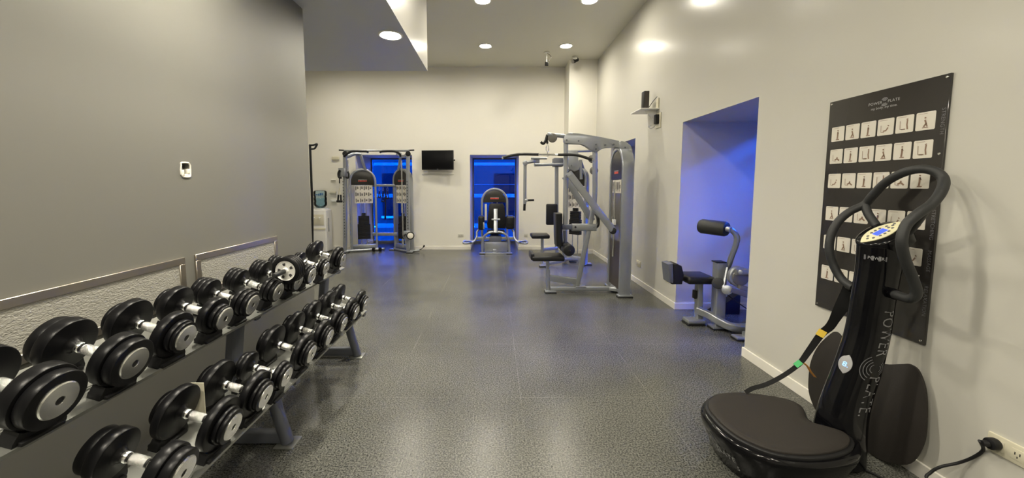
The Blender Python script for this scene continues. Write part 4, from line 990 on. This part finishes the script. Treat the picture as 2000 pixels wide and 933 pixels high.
MB().loft([ring(1, .2215, -.018), ring(1, .229, -.018), ring(1, .232, -.022), ring(1, .232, -.06)]).build('platform_mat', 'matt_mat', pp, ang=60)
# column: ellipse sections along a curved spine
CS = [(.03, 1.80, .105, .105), (.16, 1.802, .10, .10), (.24, 1.805, .094, .096), (.34, 1.820, .088, .09), (.52, 1.868, .082, .086), (.70, 1.904, .076, .082), (.87, 1.914, .073, .080), (1.03, 1.928, .073, .082), (1.12, 1.93, .076, .086), (1.20, 1.93, .078, .088)]
YC = 1.90
def interp(z):
    if z <= CS[0][0]: return CS[0][1:]
    for A, B in zip(CS, CS[1:]):
        if z <= B[0]:
            t = (z - A[0]) / (B[0] - A[0]); return tuple(A[i] + (B[i] - A[i]) * t for i in (1, 2, 3))
    return CS[-1][1:]
def smooth_interp(z):
    acc = [0, 0, 0]
    for d in (-.06, -.03, 0, .03, .06):
        for i, v in enumerate(interp(z + d)): acc[i] += v / 5
    return acc
def col_pt(z, phi, k=1.0, e=2.6):
    xc, a, b_ = smooth_interp(z)
    c, s = math.cos(phi), math.sin(phi)
    return Vector((xc + k * a * math.copysign(abs(c) ** (2 / e), c), YC + k * b_ * math.copysign(abs(s) ** (2 / e), s), z))
rings = []
zs = [.03 + i * (1.165 - .03) / 30 for i in range(31)]
for z in zs: rings.append([col_pt(z, 2 * PI * j / 40) for j in range(40)])
MB().loft(rings).build('column', 'gloss', pp, ang=60)
# head: tilted top with console
hd = MB(); rr_ = []
tl = Matrix.Translation((1.928, YC, 1.212)) @ Matrix.Rotation(math.radians(-36), 4, 'Y')
for k, z in ((.98, -.07), (1.02, -.03), (1.0, -.008), (.95, .002), (.85, .005)):
    rr_.append([tl @ Vector((.100 * k * math.copysign(abs(math.cos(a)) ** .85, math.cos(a)), .098 * k * math.copysign(abs(math.sin(a)) ** .8, math.sin(a)), z)) for a in [2 * PI * j / 40 for j in range(40)]])
hd.loft(rr_).build('console_head', 'gloss', pp, ang=60)
def leaf(a, b_, n=24):
    P_ = []
    for j in range(n): t = -1 + 2 * j / n; P_.append((a * t, b_ * (1 - t * t) ** .9))
    for j in range(n): t = 1 - 2 * j / n; P_.append((a * t, -b_ * (1 - t * t) ** .9))
    return P_
tq = tl.to_3x3() @ Matrix.Rotation(math.radians(-12), 3, 'Z')
cpan = MB().prism(leaf(.094, .056), tl @ Vector((0, 0, .0055)), tq @ Vector((1, 0, 0)), tq @ Vector((0, 1, 0)), tl.to_3x3() @ Vector((0, 0, .003))).build('control_panel', 'panel_cream', pp)
zt_ = tl.to_3x3() @ Vector((0, 0, 1)); xt = tq @ Vector((1, 0, 0)); yt = tq @ Vector((0, 1, 0)); c0 = tl @ Vector((0, 0, .0086))
MB().prism([(-.026, -.017), (.026, -.017), (.026, .017), (-.026, .017)], c0, xt, yt, zt_ * .0012).build('lcd', 'lcd', cpan)
bt_ = MB()
for a, b_ in ((-.06, .0), (-.045, .018), (-.045, -.018), (.045, .018), (.045, -.018), (.06, 0), (.04, .0), (0, .030), (-.02, .028), (.02, .028), (0, -.030), (-.02, -.028), (.02, -.028), (.072, .006)):
    bt_.lathe([(0, 0), (.0062, 0), (.005, .0022), (0, .0024)], c0 + xt * a + yt * b_, zt_, 12)
bt_.build('button', 'dim_print', cpan)
# lettering down the near side of the column
def col_map(z_top, phi0, scale=1.0, k=1.012):
    def fn(tx, ty):
        z = z_top - tx * scale
        xc, a, b_ = smooth_interp(z)
        phi = phi0 + ty * scale / .085
        return col_pt(z, phi, k)
    return fn
ph0 = math.radians(-97)
let = MB(); mapped(let, text2d('POWER', .062, spacing=1.12, thin=True), col_map(.845, ph0)); mapped(let, text2d('PLATE.', .062, spacing=1.12, thin=True), col_map(.515, ph0))
let.build('lettering', 'column_print', pp, smooth=False)
lg = MB()
for r_ in (.022, .036, .050, .064):
    arc = [(.292 + r_ * math.cos(a), .012 + r_ * math.sin(a)) for a in [PI + .45 + (PI - .9) * j / 14 for j in range(15)]]
    mapped(lg, ribbon2d(arc, .0035), col_map(.845, ph0))
for r_ in (.016, .026, .034):
    arc = [(.292 + r_ * math.cos(a), .012 + r_ * math.sin(a)) for a in [.5 + (PI - 1.0) * j / 12 for j in range(13)]]
    mapped(lg, ribbon2d(arc, .003), col_map(.845, ph0))
lg.build('logo_rings', 'dim_print', pp, smooth=False)
# badge below the console
bd = MB(); mapped(bd, ([Vector((-.045, -.012, 0)), Vector((-.015, -.012, 0)), Vector((.015, -.012, 0)), Vector((.045, -.012, 0)), Vector((.045, .012, 0)), Vector((.015, .012, 0)), Vector((-.015, .012, 0)), Vector((-.045, .012, 0))], [(0, 1, 6, 7), (1, 2, 5, 6), (2, 3, 4, 5)]),
    lambda x, y: col_pt(1.095 + y, math.radians(212) + x / .08, 1.008))
bdo = bd.build('name_badge', 'dim_print', pp, smooth=False)
bt2 = MB(); mapped(bt2, text2d('POWER', .020, 'CENTER'), lambda x, y: col_pt(1.089 + y, math.radians(212) + x / .08, 1.014)); bt2.build('badge_lettering', 'grey_print', bdo, smooth=False)
# small lower display
dsp = MB(); lf = leaf(.048, .026)
cz0, cph = .545, math.radians(188)
rg = [[col_pt(cz0 + a * k_, cph + b_ * k_ / .085, kk) for a, b_ in lf] for k_, kk in ((1, 1.0), (1, 1.03), (.86, 1.045))]
dspo = dsp.loft(rg).build('lower_display', 'grey_print', pp)
q = MB(); mapped(q, text2d('8.', .034, 'CENTER'), lambda x, y: col_pt(cz0 - .012 + y, cph + x / .085, 1.052)); q.build('display_digit', 'lcd_digit', dspo, smooth=False)
# lettering on the platform edge
def edge_pt(s, z):
    """point along outline by arc length from the left-most point, towards the camera"""
    pts = ring(1, z, .013 if z > .14 else .0, OBs)
    pts = [Vector(p_) for p_ in pts]; n = len(pts)
    i0 = max(range(n), key=lambda i: -pts[i].x + .45 * pts[i].y)
    d = 0; i = i0
    while True:
        j = (i - 1) % n; L_ = (pts[j] - pts[i]).length
        if d + L_ >= s: return pts[i].lerp(pts[j], (s - d) / L_)
        d += L_; i = j
def edge_map(s0, z0):
    def fn(tx, ty):
        z = z0 + ty; p_ = edge_pt(s0 + tx, .12)
        o = (.013 - (.15 - z) * .45) if z < .15 else .013
        dx, dy = p_.x - ccx, p_.y - ccy; L_ = math.hypot(dx, dy)
        return Vector((p_.x + dx / L_ * (o + .004), p_.y + dy / L_ * (o + .004), z))
    return fn
e = MB(); mapped(e, text2d('PLATE', .040, spacing=1.15), edge_map(.165, .090)); mapped(e, text2d('5', .034), edge_map(.285, .050))
e.build('edge_lettering', 'grey_print', pp, smooth=False)
e = MB()
for r_ in (.018, .028, .038):
    for a0_ in (.6, PI + .6): mapped(e, ribbon2d([(r_ * math.cos(a), .016 + r_ * math.sin(a)) for a in [a0_ + (PI - 1.2) * j / 10 for j in range(11)]], .003), edge_map(.130, .090))
mapped(e, text2d('OWER', .036), edge_map(.015, .095))
e.build('edge_logo', 'dim_print', pp, smooth=False)
# handlebars
near = [at(u, v, y) for u, v, y in [(1738, 571, 1.83), (1758, 578, 1.76), (1780, 583, 1.70), (1790, 570, 1.68), (1782, 542, 1.68), (1768, 507, 1.68), (1761, 472, 1.68), (1769, 441, 1.69), (1792, 418, 1.69), (1820, 398, 1.70), (1838, 374, 1.72), (1843, 352, 1.755), (1829, 336, 1.79), (1800, 330, 1.84), (1765, 337, 1.91), (1730, 356, 1.99), (1704, 382, 2.05), (1689, 399, 2.085)]]
far = [at(u, v, y) for u, v, y in [(1689, 399, 2.085), (1660, 413, 2.11), (1637, 433, 2.12), (1623, 460, 2.12), (1620, 490, 2.11), (1629, 520, 2.09), (1645, 546, 2.05), (1668, 562, 1.97)]]
MB().tube(catmull(near + far[1:], 6), .0205, 16).build('handlebar', 'foam', pp)
MB().tube(catmull([at(1689, 399, 2.085), at(1696, 418, 2.05), at(1710, 438, 2.0), at(1722, 452, 1.96)], 5), .020, 16).tube(catmull([at(1806, 408, 1.695), at(1790, 432, 1.76), at(1770, 455, 1.83), at(1755, 462, 1.87)], 5), .020, 16).build('handlebar_brace', 'foam', pp)
MB().cyl(at(1742, 572, 1.825), at(1752, 576, 1.785), .026, 20, .004).build('handlebar_socket', 'gloss', pp)
MB().cyl(at(1668, 562, 1.99), at(1660, 558, 2.02), .026, 20, .004).build('handlebar_socket', 'gloss', pp)
# strap set
st_ = thing('training_strap', 'black strap with yellow and green bands running from the handlebar to the platform', 'strap', at(1560, 711, 2.17))
sp_ = [at(1664, 563, 2.03), at(1640, 605, 2.06), at(1622, 636, 2.10), at(1604, 652, 2.13), at(1580, 685, 2.15), at(1560, 711, 2.16), at(1530, 733, 2.17), at(1497, 750, 2.17), at(1470, 758, 2.17), at(1456, 766, 2.16)]
cs = catmull(sp_, 5)
MB().sweep(cs, [(.016, .0016), (-.016, .0016), (-.016, -.0016), (.016, -.0016)], up=Vector((.6, .75, -.3)), scale=[(2.4 - i * .13) if i < 8 else 1.35 - (i - 8) * .03 if i < 26 else .75 for i in range(len(cs))]).build('webbing', 'matte_black', st_)
MB().sweep([at(1682, 560, 1.99), at(1655, 600, 2.04), at(1634, 622, 2.08)], [(.012, .001), (-.012, .001), (-.012, -.001), (.012, -.001)], up=Vector((.6, .75, -.3))).build('webbing', 'matte_black', st_)
MB().sweep([at(1608, 645, 2.125), at(1600, 656, 2.127)], [(.019, .003), (-.019, .003), (-.019, -.003), (.019, -.003)], up=Vector((.6, .75, -.3))).build('yellow_band', 'yellow', st_)
MB().sweep([at(1564, 706, 2.155), at(1553, 714, 2.158)], [(.014, .004), (-.014, .004), (-.014, -.004), (.014, -.004)], up=Vector((.6, .75, -.3))).build('green_band', 'green', st_)
MB().sweep(catmull([at(1570, 709, 2.14), at(1577, 715, 2.13), at(1583, 725, 2.13), at(1592, 736, 2.13)], 4), [(.008, .001), (-.008, .001), (-.008, -.001), (.008, -.001)], up=Vector((1, 0, .3))).build('orange_tail', 'orange', st_)
# power cord, plug
tag(MB().tube(catmull([(1.88, 1.84, .012), (1.93, 1.76, .007), (1.93, 1.66, .007), (1.90, 1.54, .007), (1.93, 1.47, .007), (1.99, 1.50, .012), (2.02, 1.56, .06), at(1812, 938, 1.66), at(1818, 922, 1.67), at(1838, 911, 1.655), at(1870, 904, 1.635), at(1900, 893, 1.60), at(1920, 878, 1.572), (2.070, 1.548, .366)], 7), .006, 10).build('electric_cable', 'matte_black'), 'black power cord from the vibration plate to the right wall outlet', 'cord')
t = thing('wall_plug', 'round black plug pushed into the low right wall outlet', 'plug', (XR - .03, 1.53, .366))
MB().cyl((XR - .012, 1.530, .366), (XR - .045, 1.530, .366), .024, 24, .006).build('plug_body', 'matte_black', t)
MB().tube([(XR - .045, 1.53, .366), (XR - .062, 1.537, .363)], .012, 12).build('strain_relief', 'matte_black', t)

# spare platform mat leaning on the wall: same outline, stood on its rounded side, bite at the top
t = tag(MB().build('leaning_mat', 'matt_mat'), 'spare dark curved platform mat leaning on the right wall behind the machine', 'mat') if False else None
lm = MB(); LMO = [(-.30, .20), (-.305, .32), (-.27, .44), (-.20, .545), (-.165, .575), (-.125, .565), (-.06, .515), (.03, .50), (.12, .515), (.185, .555), (.215, .572), (.25, .555), (.285, .47), (.305, .34), (.31, .22), (.28, .09), (.20, .02), (.10, .003), (-.05, .002), (-.18, .02), (-.27, .10)]
LMO = [(y * (1.26 if y > 0 else .93), z * .97) for y, z in LMO]
LMs = smooth_outline(LMO, 5)
lean = .10
rings = []
for off_, th_ in ((-.004, 0), (0, .002), (0, .010), (-.004, .012)):
    r = []
    for y, z in LMs:
        dy, dz = y, z - .28; L_ = math.hypot(dy, dz); y2 = y + dy / L_ * off_; z2 = z + dz / L_ * off_
        r.append((2.045 + z2 * lean - th_, 2.13 - y2 - .0, max(z2, .001)))
    rings.append(r)
lm.loft(rings); tag(lm.build('leaning_mat', 'matt_mat', ang=50), 'spare dark curved platform mat leaning on the right wall behind the machine', 'mat')

# ---------------------------------------------------------------- exercise poster
PY0, PY1, PZ0, PZ1 = 1.83, 2.475, .665, 1.97
ps = thing('exercise_poster', 'large black exercise chart board with rows of white cards on the right wall', 'poster', (XR, 2.15, PZ0))
xp = XR - .012
MB().box(xp, XR - .0006, PY0, PY1, PZ0, PZ1, .001, 1).build('board', 'acrylic', ps)
def pm(s, z, d=.0): return Vector((xp - d, PY1 - s, z))
rows = [1.765, 1.628, 1.478, 1.275, 1.093, .899]
cols = 6; pitch, cw, ch = .0965, .086, .088
random.seed(11)
def figure(mb, s, z, kind):
    """little machine outline with a figure beside it"""
    B = lambda a, b_, c, d: mb.prism([(a, c), (b_, c), (b_, d), (a, d)], pm(s, z, .0012), (0, -1, 0), (0, 0, 1), (-.0004, 0, 0))
    L = lambda p, wd: mapped(mb, ribbon2d(p, wd), lambda x, y: pm(s + x, z + y, .0016))
    def limb(p, wd=.006): L(p, wd)
    if kind == 0: limb([(-.002, -.03), (.0, -.01), (.0, .012)], .009); limb([(.0, .012), (.006, .0)], .004); limb([(-.001, .018), (.001, .024)], .008); B(-.010, .012, -.036, -.031)
    if kind == 1: limb([(-.006, -.028), (.004, -.012), (-.002, .006)], .008); limb([(-.002, .012), (.0, .019)], .008); limb([(.004, -.012), (.010, -.028)], .006); B(-.012, .014, -.034, -.030)
    if kind == 2: limb([(-.022, .012), (-.020, -.025), (.0, -.028)], .0028); limb([(-.008, -.022), (.008, -.014), (.024, -.026)], .009); limb([(.006, -.012), (.010, -.004)], .008)
    if kind == 3: limb([(-.022, .018), (-.020, -.026), (.0, -.028)], .0028); limb([(.014, .02), (.012, -.004), (.016, -.028)], .007); limb([(.012, .026), (.013, .021)], .008); limb([(-.016, -.026), (.006, -.026)], .005)
    if kind == 4: limb([(-.024, .010), (-.023, -.026), (-.006, -.028)], .0028); limb([(-.012, -.022), (.004, -.020), (.014, -.004)], .007); limb([(.014, .002), (.016, .008)], .008)
    limb([(-.034, .036), (.008, .036)], .0014)
for ri, z in enumerate(rows):
    for ci in range(cols):
        if ri == 5 and ci > 2: continue
        s = .030 + cw / 2 + ci * pitch
        p_ = []
        for cx_, cz_, a0_ in ((1, 1, 0), (-1, 1, 90), (-1, -1, 180), (1, -1, 270)):
            for k in range(4):
                a = math.radians(a0_ + 30 * k); p_.append((cx_ * (cw / 2 - .006) + .006 * math.cos(a), cz_ * (ch / 2 - .006) + .006 * math.sin(a)))
        cd = MB().prism(p_, pm(s, z, 0), (0, -1, 0), (0, 0, 1), (-.0010, 0, 0)).build('exercise_card', 'paper', ps, smooth=False)
        fg = MB(); figure(fg, s, z, (ri * 7 + ci * 3 + (ci > 3)) % 5 if not (ri == 0 and ci < 3) else ci % 2); fg.build('pictogram', 'figure', cd, smooth=False)
hd_ = MB()
fn = lambda s0, z0: (lambda x, y: pm(s0 + x, z0 + y, .0006))
mapped(hd_, text2d('POWER', .021, spacing=1.1), fn(.255, 1.895)); mapped(hd_, text2d('PLATE', .021, spacing=1.1), fn(.362, 1.895)); mapped(hd_, text2d('my body. my time.', .019), fn(.272, 1.868))
hd_.build('heading', 'grey_print', ps, smooth=False)
lr = MB()
for r_ in (.009, .015, .021):
    for a0_ in (.7, PI + .7): mapped(lr, ribbon2d([(.345 + r_ * math.cos(a), 1.902 + r_ * math.sin(a)) for a in [a0_ + (PI - 1.4) * j / 8 for j in range(9)]], .0025), fn(0, 0))
lr.build('logo_rings', 'grey_print', ps, smooth=False)
for txt, z0 in (('STRENGTH', 1.815), ('STRETCHING', 1.335), ('MASSAGE', 1.135), ('RELAXATION', .96)):
    v_ = MB(); mapped(v_, text2d(txt, .024, spacing=1.05), lambda x, y, z0=z0: pm(.622 + y, z0 - x, .0006)); v_.build('category_lettering', 'dim_print', ps, smooth=False)
for s, z in ((.015, 1.955), (.630, 1.955), (.015, .682), (.628, .682), (.628, 1.60), (.59, 1.0)):
    MB().lathe([(0, 0), (.006, 0), (.005, .003), (0, .0035)], pm(s, z), (-1, 0, 0), 14).build('screw', 'chrome', ps)
